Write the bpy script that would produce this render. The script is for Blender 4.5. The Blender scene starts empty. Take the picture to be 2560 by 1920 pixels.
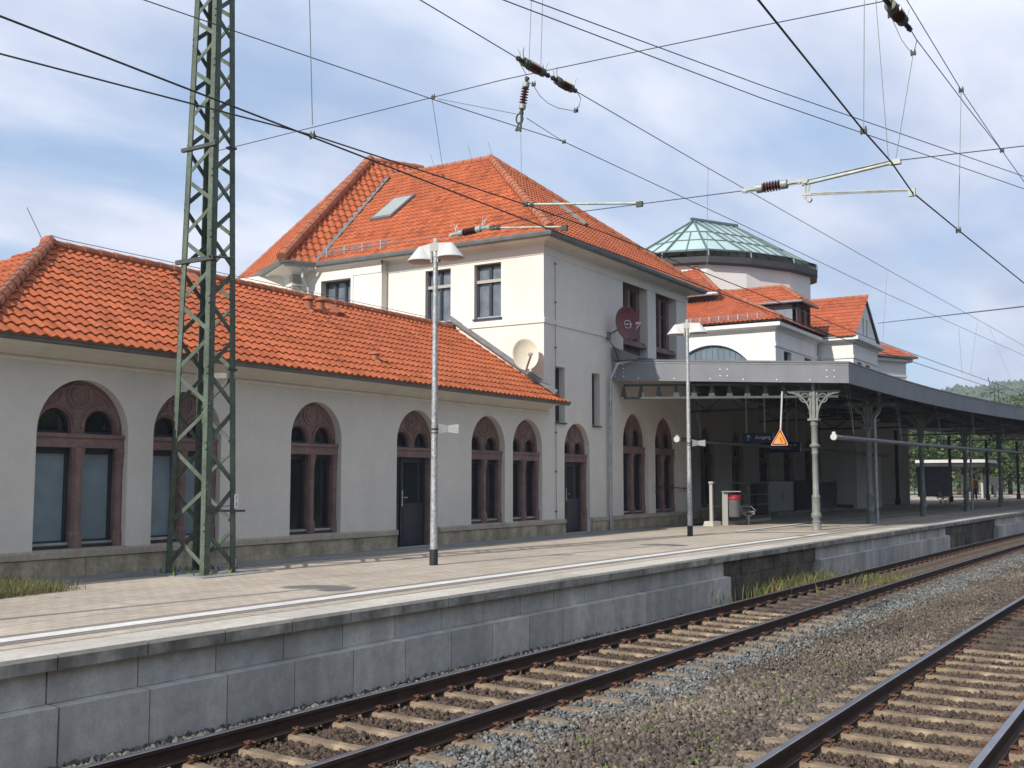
import bpy, bmesh, math, random
import numpy as np
from mathutils import Vector, Matrix
from mathutils.geometry import tessellate_polygon
random.seed(7); rng = np.random.default_rng(7)
S = bpy.context.scene
COL = S.collection
V = Vector
# ---------------------------------------------------------------- camera
CAMZ = 2.29; FOC = 2708.0; PITCH = math.atan(240/2708.0); YAW = math.radians(31.89)
cd = bpy.data.cameras.new('camera'); cam = bpy.data.objects.new('camera', cd); COL.objects.link(cam)
cam.location = (0, 0, CAMZ); cam.rotation_euler = (math.pi/2+PITCH, 0, YAW-math.pi/2)
cd.sensor_fit = 'HORIZONTAL'; cd.sensor_width = 36; cd.lens = FOC/2560*36
cd.clip_start = .05; cd.clip_end = 6000
S.camera = cam
S.render.resolution_x = 1024; S.render.resolution_y = 768
# ---------------------------------------------------------------- light
SUN = V((-1.38, .19, 1.0)).normalized()
w = bpy.data.worlds.new('World'); S.world = w; w.use_nodes = True
nt = w.node_tree; N = nt.nodes; L = nt.links; N.clear()
out = N.new('ShaderNodeOutputWorld'); bg = N.new('ShaderNodeBackground'); sky = N.new('ShaderNodeTexSky')
sky.sky_type = 'NISHITA'; sky.sun_disc = False; sky.sun_elevation = math.asin(SUN.z)
sky.sun_rotation = math.atan2(SUN.x, SUN.y); sky.air_density = 1.0; sky.dust_density = .6; sky.ozone_density = 1.5
bg.inputs['Strength'].default_value = .10
tc = N.new('ShaderNodeTexCoord'); sep = N.new('ShaderNodeSeparateXYZ'); L.new(tc.outputs['Generated'], sep.inputs[0])
def wm(op, a, b=None, c=None):
    n = N.new('ShaderNodeMath'); n.operation = op
    for i, x in enumerate((a, b, c)):
        if x is None: continue
        if isinstance(x, (int, float)): n.inputs[i].default_value = x
        else: L.new(x, n.inputs[i])
    return n.outputs[0]
zz = wm('MAXIMUM', sep.outputs['Z'], .02)
den = wm('ADD', zz, .22)
px_ = wm('DIVIDE', sep.outputs['X'], den); py_ = wm('DIVIDE', sep.outputs['Y'], den)
cmb = N.new('ShaderNodeCombineXYZ'); L.new(px_, cmb.inputs[0]); L.new(py_, cmb.inputs[1]); cmb.inputs[2].default_value = 3.1
mp = N.new('ShaderNodeMapping'); L.new(cmb.outputs[0], mp.inputs[0]); mp.inputs['Rotation'].default_value = (0, 0, .5); mp.inputs['Scale'].default_value = (.8, 1.25, 1); mp.inputs['Location'].default_value = (2.3, .7, 0)
n1 = N.new('ShaderNodeTexNoise'); L.new(mp.outputs[0], n1.inputs[0]); n1.inputs['Scale'].default_value = 1.5; n1.inputs['Detail'].default_value = 7; n1.inputs['Roughness'].default_value = .5; n1.inputs['Distortion'].default_value = .25
r1 = N.new('ShaderNodeValToRGB'); L.new(n1.outputs[0], r1.inputs[0]); r1.color_ramp.elements[0].position = .30; r1.color_ramp.elements[1].position = .56
r1.color_ramp.interpolation = 'EASE'
n2 = N.new('ShaderNodeTexNoise'); L.new(mp.outputs[0], n2.inputs[0]); n2.inputs['Scale'].default_value = 2.3; n2.inputs['Detail'].default_value = 5
r2 = N.new('ShaderNodeValToRGB'); L.new(n2.outputs[0], r2.inputs[0]); r2.color_ramp.elements[0].position = .33; r2.color_ramp.elements[1].position = .66
r2.color_ramp.elements[0].color = (4.1, 4.8, 6.4, 1); r2.color_ramp.elements[1].color = (7.4, 7.75, 8.7, 1)
mx = N.new('ShaderNodeMixRGB'); L.new(r1.outputs[0], mx.inputs[0]); L.new(r2.outputs[0], mx.inputs[2])
mb = N.new('ShaderNodeMixRGB'); mb.inputs[0].default_value = .55; L.new(sky.outputs[0], mb.inputs[1]); mb.inputs[2].default_value = (3.4, 5.0, 7.6, 1)
L.new(mb.outputs[0], mx.inputs[1]); L.new(mx.outputs[0], bg.inputs[0]); L.new(bg.outputs[0], out.inputs[0])
sd = bpy.data.lights.new('sun', 'SUN'); sd.energy = 4.1; sd.angle = math.radians(.6); sd.color = (1, .94, .85)
so = bpy.data.objects.new('sun', sd); COL.objects.link(so); so.rotation_euler = SUN.to_track_quat('Z', 'Y').to_euler(); so.location = (0, 0, 60)
S.view_settings.view_transform = 'Standard'; S.view_settings.look = 'None'; S.view_settings.exposure = .38; S.view_settings.gamma = 1
try: S.cycles.max_bounces = 6
except Exception: pass
# ---------------------------------------------------------------- pixel -> world (photo pixels, 2560 wide, onto a real plane)
_F = V((math.cos(YAW)*math.cos(PITCH), math.sin(YAW)*math.cos(PITCH), math.sin(PITCH)))
_R = V((math.sin(YAW), -math.cos(YAW), 0)); _U = _R.cross(_F)
def at(px, py, ax, val):
    r = _F + _R*((px-1280)/FOC) - _U*((py-960)/FOC)
    i = 'xyz'.index(ax); t = (val-(CAMZ if i == 2 else 0))/r[i]
    return V((r.x*t, r.y*t, r.z*t+CAMZ))
# ---------------------------------------------------------------- materials
def mat(name, col, rough=.8, metal=0, noise=None, bump=None, spec=.5, trans=0, vor=None, attr=None, streak=None, coord='Object'):
    m = bpy.data.materials.new(name); m.use_nodes = True; t = m.node_tree; n = t.nodes; l = t.links
    b = n['Principled BSDF']; b.inputs['Roughness'].default_value = rough; b.inputs['Metallic'].default_value = metal
    b.inputs['Specular IOR Level'].default_value = spec; b.inputs['Transmission Weight'].default_value = trans
    tcn = n.new('ShaderNodeTexCoord'); co = tcn.outputs[coord]
    rgb = n.new('ShaderNodeRGB'); rgb.outputs[0].default_value = (*col, 1); cur = rgb.outputs[0]
    def mul(cur, fac, lo, hi, tint=None):
        r = n.new('ShaderNodeValToRGB'); l.new(fac, r.inputs[0]); e = r.color_ramp.elements
        e[0].position = .3; e[1].position = .7
        e[0].color = tuple(lo)+(1,) if isinstance(lo, (tuple, list)) else (lo, lo, lo, 1); e[1].color = tuple(hi)+(1,) if isinstance(hi, (tuple, list)) else (hi, hi, hi, 1)
        x = n.new('ShaderNodeMixRGB'); x.blend_type = 'MULTIPLY'; x.inputs[0].default_value = 1
        l.new(cur, x.inputs[1]); l.new(r.outputs[0], x.inputs[2]); return x.outputs[0]
    if noise:
        for (sc, lo, hi) in noise:
            a = n.new('ShaderNodeTexNoise'); a.inputs['Scale'].default_value = sc; a.inputs['Detail'].default_value = 5; l.new(co, a.inputs[0])
            cur = mul(cur, a.outputs[0], lo, hi)
    if streak:
        sc, lo, hi = streak
        mpn = n.new('ShaderNodeMapping'); mpn.inputs['Scale'].default_value = (sc, sc, sc*.08); l.new(co, mpn.inputs[0])
        a = n.new('ShaderNodeTexNoise'); a.inputs['Scale'].default_value = 1; a.inputs['Detail'].default_value = 6; l.new(mpn.outputs[0], a.inputs[0])
        cur = mul(cur, a.outputs[0], lo, hi)
    if attr:
        a = n.new('ShaderNodeAttribute'); a.attribute_name = 'tint'
        r = n.new('ShaderNodeValToRGB'); l.new(a.outputs['Fac'], r.inputs[0]); e = r.color_ramp.elements
        while len(e) < len(attr): e.new(.5)
        for i, c in enumerate(attr): e[i].position = i/(len(attr)-1); e[i].color = (*c, 1)
        x = n.new('ShaderNodeMixRGB'); x.blend_type = 'MULTIPLY'; x.inputs[0].default_value = 1
        l.new(cur, x.inputs[1]); l.new(r.outputs[0], x.inputs[2]); cur = x.outputs[0]
    l.new(cur, b.inputs['Base Color'])
    if bump:
        sc, st, dist = bump
        a = n.new('ShaderNodeTexNoise'); a.inputs['Scale'].default_value = sc; a.inputs['Detail'].default_value = 4; l.new(co, a.inputs[0])
        bp = n.new('ShaderNodeBump'); bp.inputs['Strength'].default_value = st; bp.inputs['Distance'].default_value = dist
        l.new(a.outputs[0], bp.inputs['Height']); l.new(bp.outputs[0], b.inputs['Normal'])
    return m
M = dict(
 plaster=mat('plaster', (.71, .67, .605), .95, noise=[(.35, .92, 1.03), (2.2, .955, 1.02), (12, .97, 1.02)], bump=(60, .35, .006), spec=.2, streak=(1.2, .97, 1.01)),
 plaster_shade=mat('plaster_shade_tint', (.47, .44, .39), .95, noise=[(.5, .9, 1.04), (9, .95, 1.03)], bump=(60, .3, .006), spec=.2, streak=(1.2, .93, 1.02)),  # plaster darkened in its colour to deepen the shade under the canopy
 plaster2=mat('plaster_white', (.72, .70, .66), .95, noise=[(.6, .94, 1.02)], bump=(60, .3, .006), spec=.2, streak=(1.2, .95, 1.02)),
 trim=mat('plaster_trim', (.74, .69, .61), .9, noise=[(1.2, .9, 1.03)], streak=(2, .93, 1.02), spec=.2),
 sand=mat('red_sandstone', (.235, .155, .140), .9, noise=[(3, .75, 1.15), (25, .85, 1.1)], bump=(50, .4, .01), spec=.2),
 plinth=mat('plinth_sandstone', (.50, .42, .30), .92, noise=[(2.2, .6, 1.2), (14, .8, 1.15)], bump=(40, .5, .01), streak=(3, .65, 1.15), spec=.2),
 plinthcap=mat('plinth_cap_stone', (.46, .40, .32), .9, noise=[(2, .8, 1.1), (14, .85, 1.1)], spec=.2),
 tile=mat('clay_tile', (.40, .108, .043), .7, noise=[(.6, .86, 1.1), (3.5, .9, 1.08), (22, .85, 1.1)], attr=[(.68, .66, .68), (1, 1, 1), (1.15, 1.18, 1.18)], spec=.2),
 tile_far=mat('clay_tile_red', (.36, .090, .038), .7, noise=[(.7, .88, 1.08), (20, .85, 1.1)], attr=[(.75, .75, .75), (1, 1, 1), (1.15, 1.15, 1.1)], spec=.3),
 ridge=mat('ridge_tile', (.37, .13, .065), .7, noise=[(3, .7, 1.15), (20, .8, 1.1)], spec=.3),
 zinc=mat('zinc', (.17, .18, .18), .5, .3, noise=[(3, .8, 1.15)]),
 zincl=mat('galvanised_pipe', (.42, .44, .45), .45, .5, noise=[(6, .75, 1.15)]),
 galv=mat('galvanised_steel', (.44, .46, .47), .45, .45, noise=[(18, .62, 1.25), (60, .8, 1.15)]),
 frame=mat('anthracite_frame', (.035, .042, .052), .45, noise=[(8, .85, 1.1)]),
 glass=mat('window_glass', (.018, .022, .026), .06, spec=.8),
 blind=mat('pale_roller_blind', (.20, .265, .30), .5, noise=[(1.1, .82, 1.12), (4, .9, 1.06)], spec=.5),
 curtain=mat('window_glass_pale', (.14, .165, .19), .12, noise=[(2.5, .6, 1.15)], spec=.8),
 door=mat('dark_blue_door', (.022, .028, .040), .4, noise=[(5, .8, 1.2)]),
 mast=mat('mast_green_paint', (.100, .128, .098), .7, noise=[(2, .72, 1.2), (9, .8, 1.15), (40, .7, 1.2)], spec=.35),
 mastd=mat('mast_fitting', (.05, .055, .05), .7, noise=[(9, .7, 1.2)]),
 white=mat('white_paint', (.52, .52, .51), .45, noise=[(4, .92, 1.02)]),
 black=mat('black_rubber', (.018, .018, .02), .6),
 lens=mat('lamp_lens', (.42, .33, .27), .3),
 wire=mat('wire_bronze', (.052, .052, .050), .6, .2),
 wirel=mat('wire_grey', (.16, .17, .18), .6, .2),
 rod=mat('rod_aluminium', (.40, .42, .36), .5, .2, noise=[(9, .7, 1.2)]),
 insul=mat('insulator_brown', (.085, .028, .020), .22),
 capd=mat('insulator_cap_dark', (.10, .115, .095), .6, .1, noise=[(9, .7, 1.2)]), cap=mat('insulator_cap', (.32, .34, .33), .5, .2, noise=[(9, .8, 1.1)]),  # capd: darker cap tone for the dark insulators
 pave=None, conc=mat('precast_concrete', (.60, .575, .53), .9, attr=[(.82, .83, .84), (1, 1, 1), (1.1, 1.09, 1.07)], noise=[(.9, .85, 1.08), (7, .86, 1.1), (40, .9, 1.08)], bump=(50, .3, .006), streak=(2.2, .72, 1.1), spec=.25),
 concd=mat('coping_concrete', (.48, .45, .395), .92, attr=[(.85, .85, .84), (1, 1, 1), (1.08, 1.07, 1.05)], noise=[(1.1, .86, 1.06), (8, .88, 1.08), (50, .9, 1.06)], bump=(50, .3, .006), spec=.2),
 copf=mat('coping_front_stained', (.44, .42, .37), .93, attr=[(.8, .8, .8), (1, 1, 1), (1.12, 1.1, 1.08)], noise=[(2, .6, 1.2), (12, .75, 1.15)], streak=(3.5, .55, 1.15), spec=.2),
 oldwall=mat('old_masonry', (.165, .145, .115), .95, attr=[(.7, .7, .7), (1, 1, 1), (1.3, 1.25, 1.15)], noise=[(1.4, .5, 1.25), (9, .7, 1.2)], bump=(20, .6, .03), spec=.2),
 sleeper=mat('sleeper_concrete', (.25, .19, .13), .9, noise=[(3, .6, 1.2), (9, .75, 1.15), (40, .75, 1.15)], bump=(60, .3, .005), spec=.2),
 sleeperw=mat('sleeper_wood', (.085, .068, .055), .9, noise=[(4, .6, 1.3), (40, .7, 1.2)], spec=.2),
 rail=mat('rail_rust', (.060, .033, .024), .75, noise=[(5, .7, 1.25)], spec=.3),
 railtop=mat('rail_running_surface', (.30, .29, .31), .28, .85, noise=[(4, .8, 1.15)]),
 clip=mat('rusty_clip', (.105, .045, .025), .85, noise=[(20, .6, 1.3)]),
 ground=mat('track_bed', (.075, .062, .05), .97, noise=[(3, .7, 1.2), (18, .45, 1.6), (45, .6, 1.4)], bump=(26, 1, .05), spec=.15),
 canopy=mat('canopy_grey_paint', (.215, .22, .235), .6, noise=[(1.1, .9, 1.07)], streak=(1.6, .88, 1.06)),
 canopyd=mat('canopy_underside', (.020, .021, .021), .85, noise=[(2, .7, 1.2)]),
 column=mat('column_grey_green', (.185, .20, .185), .6, noise=[(5, .8, 1.12), (30, .85, 1.1)]),
 slate=mat('slate_cladding', (.19, .21, .24), .7, noise=[(3, .85, 1.1), (14, .8, 1.12)]),
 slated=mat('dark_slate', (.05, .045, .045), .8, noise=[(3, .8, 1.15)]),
 lead=mat('lead_flashing', (.17, .175, .185), .6, .1, noise=[(5, .65, 1.2)]),
 door2=mat('blue_grey_boards', (.115, .16, .20), .6, noise=[(2, .85, 1.1)], streak=(5, .8, 1.1)),
 glassroof=mat('green_glass_roof', (.40, .53, .51), .12, noise=[(.5, .92, 1.05)], spec=.8),
 ivory=mat('ivory_dish', (.66, .60, .46), .5, noise=[(3, .93, 1.03)]),
 reddish=mat('dark_red_dish', (.135, .030, .030), .5, noise=[(3, .85, 1.1)]),
 signblue=mat('sign_blue', (.012, .030, .115), .35),
 signw=mat('sign_white', (.8, .8, .8), .5), orange=mat('sign_orange', (.86, .25, .012), .45), signk=mat('sign_black', (.012, .01, .01), .6),
 binm=mat('bin_grey', (.16, .16, .17), .45, .2, noise=[(6, .85, 1.1)]), red=mat('red_bag', (.28, .010, .03), .5), binp=mat('post_light_grey', (.36, .35, .33), .6),
 grass=mat('grass_blades', (.10, .115, .042), .85, attr=[(.5, .7, .5), (1, 1, 1), (2.3, 1.35, 1.3)]),
 leaf=mat('leaves', (.045, .082, .020), .75, attr=[(.4, .5, .5), (1, 1, 1), (1.8, 1.6, 1.2)]), bark=mat('bark', (.06, .045, .03), .95, noise=[(8, .6, 1.3)]),
 hill=mat('hill_woodland', (.050, .085, .035), .95, noise=[(.02, .7, 1.3), (.09, .5, 1.5)], bump=(.08, 1, 8)),
 moss=mat('weed_leaves', (.10, .16, .02), .8, attr=[(.5, .6, .5), (1, 1, 1), (1.8, 1.5, 1)]),
 skin=mat('skin', (.45, .28, .2), .6), cloth_o=mat('orange_cloth', (.55, .12, .03), .8), cloth_b=mat('navy_cloth', (.02, .03, .09), .8), hair=mat('hair', (.03, .02, .015), .8),
)
def paving():
    m = mat('platform_paving', (.50, .435, .355), .93, noise=[(.3, .82, 1.06), (1.7, .88, 1.06), (6, .9, 1.06), (40, .82, 1.1)], bump=(40, .3, .004), spec=.2)
    t = m.node_tree; n = t.nodes; l = t.links; b = n['Principled BSDF']; src = b.inputs['Base Color'].links[0].from_socket
    tcn = n.new('ShaderNodeTexCoord')
    br = n.new('ShaderNodeTexBrick'); l.new(tcn.outputs['Object'], br.inputs[0]); br.inputs['Scale'].default_value = 1
    br.inputs['Brick Width'].default_value = .24; br.inputs['Row Height'].default_value = .16; br.inputs['Mortar Size'].default_value = .009; br.inputs['Mortar Smooth'].default_value = .3
    br.inputs['Color1'].default_value = (1, 1, 1, 1); br.inputs['Color2'].default_value = (.91, .905, .90, 1); br.inputs['Mortar'].default_value = (.66, .63, .6, 1)
    x = n.new('ShaderNodeMixRGB'); x.blend_type = 'MULTIPLY'; x.inputs[0].default_value = 1; l.new(src, x.inputs[1]); l.new(br.outputs[0], x.inputs[2])
    # worn darker courses at larger pitch
    br2 = n.new('ShaderNodeTexBrick'); l.new(tcn.outputs['Object'], br2.inputs[0]); br2.inputs['Scale'].default_value = 1
    br2.inputs['Brick Width'].default_value = 9; br2.inputs['Row Height'].default_value = .96; br2.inputs['Mortar Size'].default_value = .014; br2.inputs['Mortar Smooth'].default_value = .2
    br2.inputs['Color1'].default_value = (1, 1, 1, 1); br2.inputs['Color2'].default_value = (.95, .95, .95, 1); br2.inputs['Mortar'].default_value = (.5, .48, .46, 1)
    y = n.new('ShaderNodeMixRGB'); y.blend_type = 'MULTIPLY'; y.inputs[0].default_value = 1; l.new(x.outputs[0], y.inputs[1]); l.new(br2.outputs[0], y.inputs[2])
    l.new(y.outputs[0], b.inputs['Base Color']); return m
M['pave'] = paving()
M['pave_grey'] = mat('grey_pavers', (.215, .195, .175), .93, noise=[(2, .85, 1.1), (30, .85, 1.1)], spec=.2)
M['oldjoint'] = mat('dark_joint', (.07, .062, .05), .95)
M['skyglass'] = mat('skylight_glass', (.30, .33, .31), .25, noise=[(1.5, .9, 1.05)])
M['line'] = mat('white_line_paint', (.66, .64, .60), .8, noise=[(3, .82, 1.04), (25, .85, 1.05)], spec=.2)
M['slab'] = mat('wall_foot_slab', (.27, .275, .265), .93, noise=[(1.5, .8, 1.1), (12, .8, 1.1)], spec=.2)
# ---------------------------------------------------------------- object helpers
def link(name, me, parent=None):
    o = bpy.data.objects.new(name, me); COL.objects.link(o)
    if parent is not None:
        o.parent = parent; o.matrix_parent_inverse = parent.matrix_world.inverted() if False else Matrix.Translation(-V(parent.location)) @ Matrix.Identity(4)
        if parent.type == 'MESH' or parent.parent is not None: o.matrix_parent_inverse = Matrix.Identity(4)
    return o
def thing(name, label, cat, loc=(0, 0, 0), group=None):
    o = bpy.data.objects.new(name, None); COL.objects.link(o); o.location = loc; o.empty_display_size = .2
    o['label'] = label; o['category'] = cat
    if group: o['group'] = group
    return o
def tag(o, label, cat, group=None):
    o['label'] = label; o['category'] = cat
    if group: o['group'] = group
    return o
def structure(o): o['kind'] = 'structure'; return o
def stuff(o, label, cat): o['kind'] = 'stuff'; o['label'] = label; o['category'] = cat; return o
class MB:
    def __init__(s, T=None): s.v = []; s.f = []; s.t = []; s.T = T; s.tn = .5
    def P(s, p): return s.T(*p) if s.T else V(p)
    def add(s, vs, fs, tint=None):
        b = len(s.v); s.v += [tuple(s.P(p)) for p in vs]; s.f += [tuple(b+i for i in f) for f in fs]
        s.t += [s.tn if tint is None else tint]*len(fs)
    def hexa(s, p): s.add(p, [(0, 3, 2, 1), (4, 5, 6, 7), (0, 1, 5, 4), (1, 2, 6, 5), (2, 3, 7, 6), (3, 0, 4, 7)])
    def box(s, a, b):
        x0, y0, z0 = a; x1, y1, z1 = b
        s.hexa([(x0, y0, z0), (x1, y0, z0), (x1, y1, z0), (x0, y1, z0), (x0, y0, z1), (x1, y0, z1), (x1, y1, z1), (x0, y1, z1)])
    def bar(s, p0, p1, w, h=None, up=(0, 0, 1)):
        h = h or w; p0 = V(p0); p1 = V(p1); d = (p1-p0).normalized(); u = V(up)
        if abs(d.dot(u)) > .98: u = V((1, 0, 0))
        a = d.cross(u).normalized()*w/2; b = a.cross(d).normalized()*h/2
        s.hexa([p0-a-b, p0+a-b, p0+a+b, p0-a+b, p1-a-b, p1+a-b, p1+a+b, p1-a+b])
    def tube(s, pts, r, n=8, caps=True):
        pts = [V(p) for p in pts]; rs = r if isinstance(r, (list, tuple)) else [r]*len(pts); vs = []; fs = []
        ref = V((0, 0, 1)); d0 = (pts[-1]-pts[0]).normalized() if (pts[-1]-pts[0]).length > 1e-6 else V((1, 0, 0))
        if abs(d0.dot(ref)) > .9: ref = V((1, 0, 0))
        for i, p in enumerate(pts):
            d = (pts[min(i+1, len(pts)-1)]-pts[max(i-1, 0)]).normalized(); a = d.cross(ref)
            if a.length < 1e-4: a = d.cross(V((0, 1, 0)))
            a.normalize(); b = d.cross(a)
            for k in range(n):
                q = 2*math.pi*k/n; vs.append(p+(a*math.cos(q)+b*math.sin(q))*rs[i])
        for i in range(len(pts)-1):
            for k in range(n): fs.append((i*n+k, i*n+(k+1) % n, (i+1)*n+(k+1) % n, (i+1)*n+k))
        if caps: fs.append(tuple(range(n-1, -1, -1))); fs.append(tuple((len(pts)-1)*n+k for k in range(n)))
        s.add(vs, fs)
    def lathe(s, prof, c=(0, 0, 0), axis=(0, 0, 1), n=16):
        ax = V(axis).normalized(); ref = V((1, 0, 0)) if abs(ax.x) < .9 else V((0, 1, 0)); a = ax.cross(ref).normalized(); b = ax.cross(a); c = V(c); vs = []; fs = []
        for r, h in prof:
            for k in range(n):
                q = 2*math.pi*k/n; vs.append(c+ax*h+(a*math.cos(q)+b*math.sin(q))*max(r, 1e-4))
        for i in range(len(prof)-1):
            for k in range(n): fs.append((i*n+k, i*n+(k+1) % n, (i+1)*n+(k+1) % n, (i+1)*n+k))
        fs.append(tuple(range(n-1, -1, -1))); fs.append(tuple((len(prof)-1)*n+k for k in range(n)))
        s.add(vs, fs)
    def prism(s, outer, c0, c1, holes=(), back=True, sides=True):
        """2-D outline (a,b) with holes, from depth c0 (front) to c1; local coords (a,c,b)"""
        loops = [outer]+list(holes); flat = [p for lp in loops for p in lp]
        tris = tessellate_polygon([[V((p[0], p[1], 0)) for p in lp] for lp in loops])
        s.add([(p[0], c0, p[1]) for p in flat], tris)
        if back: s.add([(p[0], c1, p[1]) for p in flat], [t[::-1] for t in tris])
        for lp in (loops if sides else loops[1:]):
            n = len(lp); s.add([(p[0], c0, p[1]) for p in lp]+[(p[0], c1, p[1]) for p in lp], [(i, (i+1) % n, n+(i+1) % n, n+i) for i in range(n)])
    def build(s, name, m, parent=None, smooth=False, tint=False):
        me = bpy.data.meshes.new(name); me.from_pydata(s.v, [], s.f)
        if tint: at_ = me.attributes.new('tint', 'FLOAT', 'FACE'); at_.data.foreach_set('value', s.t)
        me.materials.append(M[m] if isinstance(m, str) else m); me.validate(); me.update()
        bm = bmesh.new(); bm.from_mesh(me); bmesh.ops.recalc_face_normals(bm, faces=bm.faces); bm.to_mesh(me); bm.free()
        if smooth:
            me.shade_smooth() if hasattr(me, 'shade_smooth') else None
            try: me.set_sharp_from_angle(angle=math.radians(40))
            except Exception: pass
        return link(name, me, parent)
def sweep(mbb, path, prof, closed=False, inv=1):
    """path: list of (x,y[,z]); prof: list of (offset to the right-hand side, dz)"""
    n = len(path); pts = [V((p[0], p[1], p[2] if len(p) > 2 else 0)) for p in path]; vs = []; m = len(prof)
    for i in range(n):
        a = pts[i]-pts[i-1] if (i > 0 or closed) else pts[1]-pts[0]; b = pts[(i+1) % n]-pts[i] if (i < n-1 or closed) else pts[-1]-pts[-2]
        a = V((a.x, a.y, 0)).normalized(); b = V((b.x, b.y, 0)).normalized(); na = V((a.y, -a.x, 0)); nb = V((b.y, -b.x, 0)); mt = (na+nb).normalized(); mt /= max(.3, mt.dot(na))
        for o, z in prof: vs.append(pts[i]+mt*o*inv+V((0, 0, z)))
    fs = []
    for i in range(n if closed else n-1):
        j = (i+1) % n
        for k in range(m): fs.append((i*m+k, i*m+(k+1) % m, j*m+(k+1) % m, j*m+k))
    if not closed: fs.append(tuple(range(m-1, -1, -1))); fs.append(tuple((n-1)*m+k for k in range(m)))
    mbb.add(vs, fs)
def interp(tab, x):
    xs = [t[0] for t in tab]; return float(np.interp(x, xs, [t[1] for t in tab]))
def smoothtab(tab, step=1.0):
    xs = np.array([t[0] for t in tab]); ys = np.array([t[1] for t in tab]); X = np.arange(xs[0], xs[-1], step); Y = np.interp(X, xs, ys)
    k = np.ones(9)/9
    for _ in range(3): Y = np.convolve(np.pad(Y, 4, mode='reflect', reflect_type='odd'), k, 'valid')
    return list(zip(X.tolist(), Y.tolist()))
EDGE = smoothtab([(-12, 8.95), (0, 8.65), (6, 8.5), (12.5, 8.33), (20, 8.15), (28, 7.85), (42, 7.35), (59, 6.85), (80, 5.8), (120, 2.6), (150, -1)])
CEN = smoothtab([(-12, 7.15), (0, 6.97), (6, 6.88), (12.5, 6.77), (20, 6.62), (28, 6.42), (42, 6.0), (53, 5.5), (70, 4.5), (95, 2.6), (120, 0), (150, -3.6)])
CEN2 = smoothtab([(-12, 2.5), (0, 2.42), (10, 2.33), (20, 2.22), (28, 2.02), (42, 1.6), (53, 1.1), (70, .1), (95, -1.8), (120, -4.4), (150, -8)])
edge = lambda x: interp(EDGE, x); cen = lambda x: interp(CEN, x); cen2 = lambda x: interp(CEN2, x)
PZ = .77; YW = 15.05
# ---------------------------------------------------------------- ground
g = MB(); g.add([(-400, -400, -.30), (1500, -400, -.30), (1500, 1500, -.30), (-400, 1500, -.30)], [(0, 1, 2, 3)])
structure(g.build('ground', mat('meadow_ground', (.075, .10, .035), .95, noise=[(.05, .8, 1.2), (2, .7, 1.3)], spec=.1)))
def strip(x0, x1, step, fa, fb, z0, z1=None):
    b = MB(); xs = np.arange(x0, x1+1e-6, step); vs = []
    for x in xs: vs += [(x, fa(x), z0), (x, fb(x), z0 if z1 is None else z1)]
    b.add(vs, [(2*i, 2*i+1, 2*i+3, 2*i+2) for i in range(len(xs)-1)]); return b
structure(strip(-12, 149, 1, lambda x: cen2(x)-30, lambda x: edge(x)+.4, -.25).build('track_bed', 'ground'))
# platform
plat = MB(lambda a, c, b: V((a, b, c))); PX = list(np.arange(-12, 150, 1.0)); HOLE = (34.75, 40.5, 13.75, 14.98)
plat.prism([(x, edge(x)+.56) for x in PX]+[(149, 60), (-12, 60)], PZ, PZ-.02, [[(HOLE[0], HOLE[2]), (HOLE[1], HOLE[2]), (HOLE[1], HOLE[3]), (HOLE[0], HOLE[3])]], back=False, sides=False)
structure(plat.build('platform_paving', 'pave'))
st = MB(); st.box((HOLE[0]-.1, HOLE[2]-.1, -.28), (HOLE[1], HOLE[2]-.004, PZ-.02)); st.box((HOLE[0]-.1, HOLE[3]+.004, -.28), (HOLE[1], HOLE[3]+.1, PZ-.02))
for k in range(6): st.box((HOLE[1]-.3*(k+1), HOLE[2], -.28), (HOLE[1]-.3*k-.002, HOLE[3], PZ-.17*(k+1)))
st.add([(HOLE[0], HOLE[2], -.22), (HOLE[1], HOLE[2], -.22), (HOLE[1], HOLE[3], -.22), (HOLE[0], HOLE[3], -.22)], [(0, 1, 2, 3)])
structure(st.build('underpass_stairs', 'slated'))
zs = PZ+.004
structure(strip(-12, 149, 1, lambda x: edge(x)+.555, lambda x: edge(x)+.575, zs).build('joint_strip', 'oldjoint'))
structure(strip(-12, 149, 1, lambda x: edge(x)+.85, lambda x: edge(x)+.995, zs).build('grey_paver_strip', 'pave_grey'))
structure(strip(-12, 149, 1, lambda x: edge(x)+1.26, lambda x: edge(x)+1.42, zs).build('grey_paver_strip', 'pave_grey'))
structure(strip(-12, 29.6, 1, lambda x: edge(x)+1.00, lambda x: edge(x)+1.24, zs+.004).build('safety_line', 'line'))
structure(strip(-12, 34.6, .9, lambda x: 14.1, lambda x: 15.03 if x<34.7 else 14.11, zs+.002).build('wall_foot_slabs', 'slab'))
# line jogs round the canopy columns
b = MB(); p = [at(1959, 1339, 'z', zs), at(2060, 1335, 'z', zs)]
def ribbon(pts, wd, z):
    r = MB(); vs = []
    for i, q in enumerate(pts):
        d = (V(pts[min(i+1, len(pts)-1)])-V(pts[max(i-1, 0)])); d = V((d.x, d.y, 0)).normalized(); n_ = V((-d.y, d.x, 0))*wd/2
        vs += [(q[0]-n_.x, q[1]-n_.y, z), (q[0]+n_.x, q[1]+n_.y, z)]
    r.add(vs, [(2*i, 2*i+1, 2*i+3, 2*i+2) for i in range(len(pts)-1)]); return r
LA = [at(2035, 1330, 'z', zs), at(1838, 1330, 'z', zs), at(2035, 1306, 'z', zs), at(2160, 1297, 'z', zs), at(2400, 1272, 'z', zs), at(2560, 1257, 'z', zs)]
structure(strip(29.5, LA[0].x, .5, lambda x: edge(x)+1.0, lambda x: edge(x)+1.24, zs+.006).build('safety_line', 'line'))
structure(ribbon([LA[0], LA[1]], .34, zs+.012).build('safety_line', 'line'))
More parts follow.
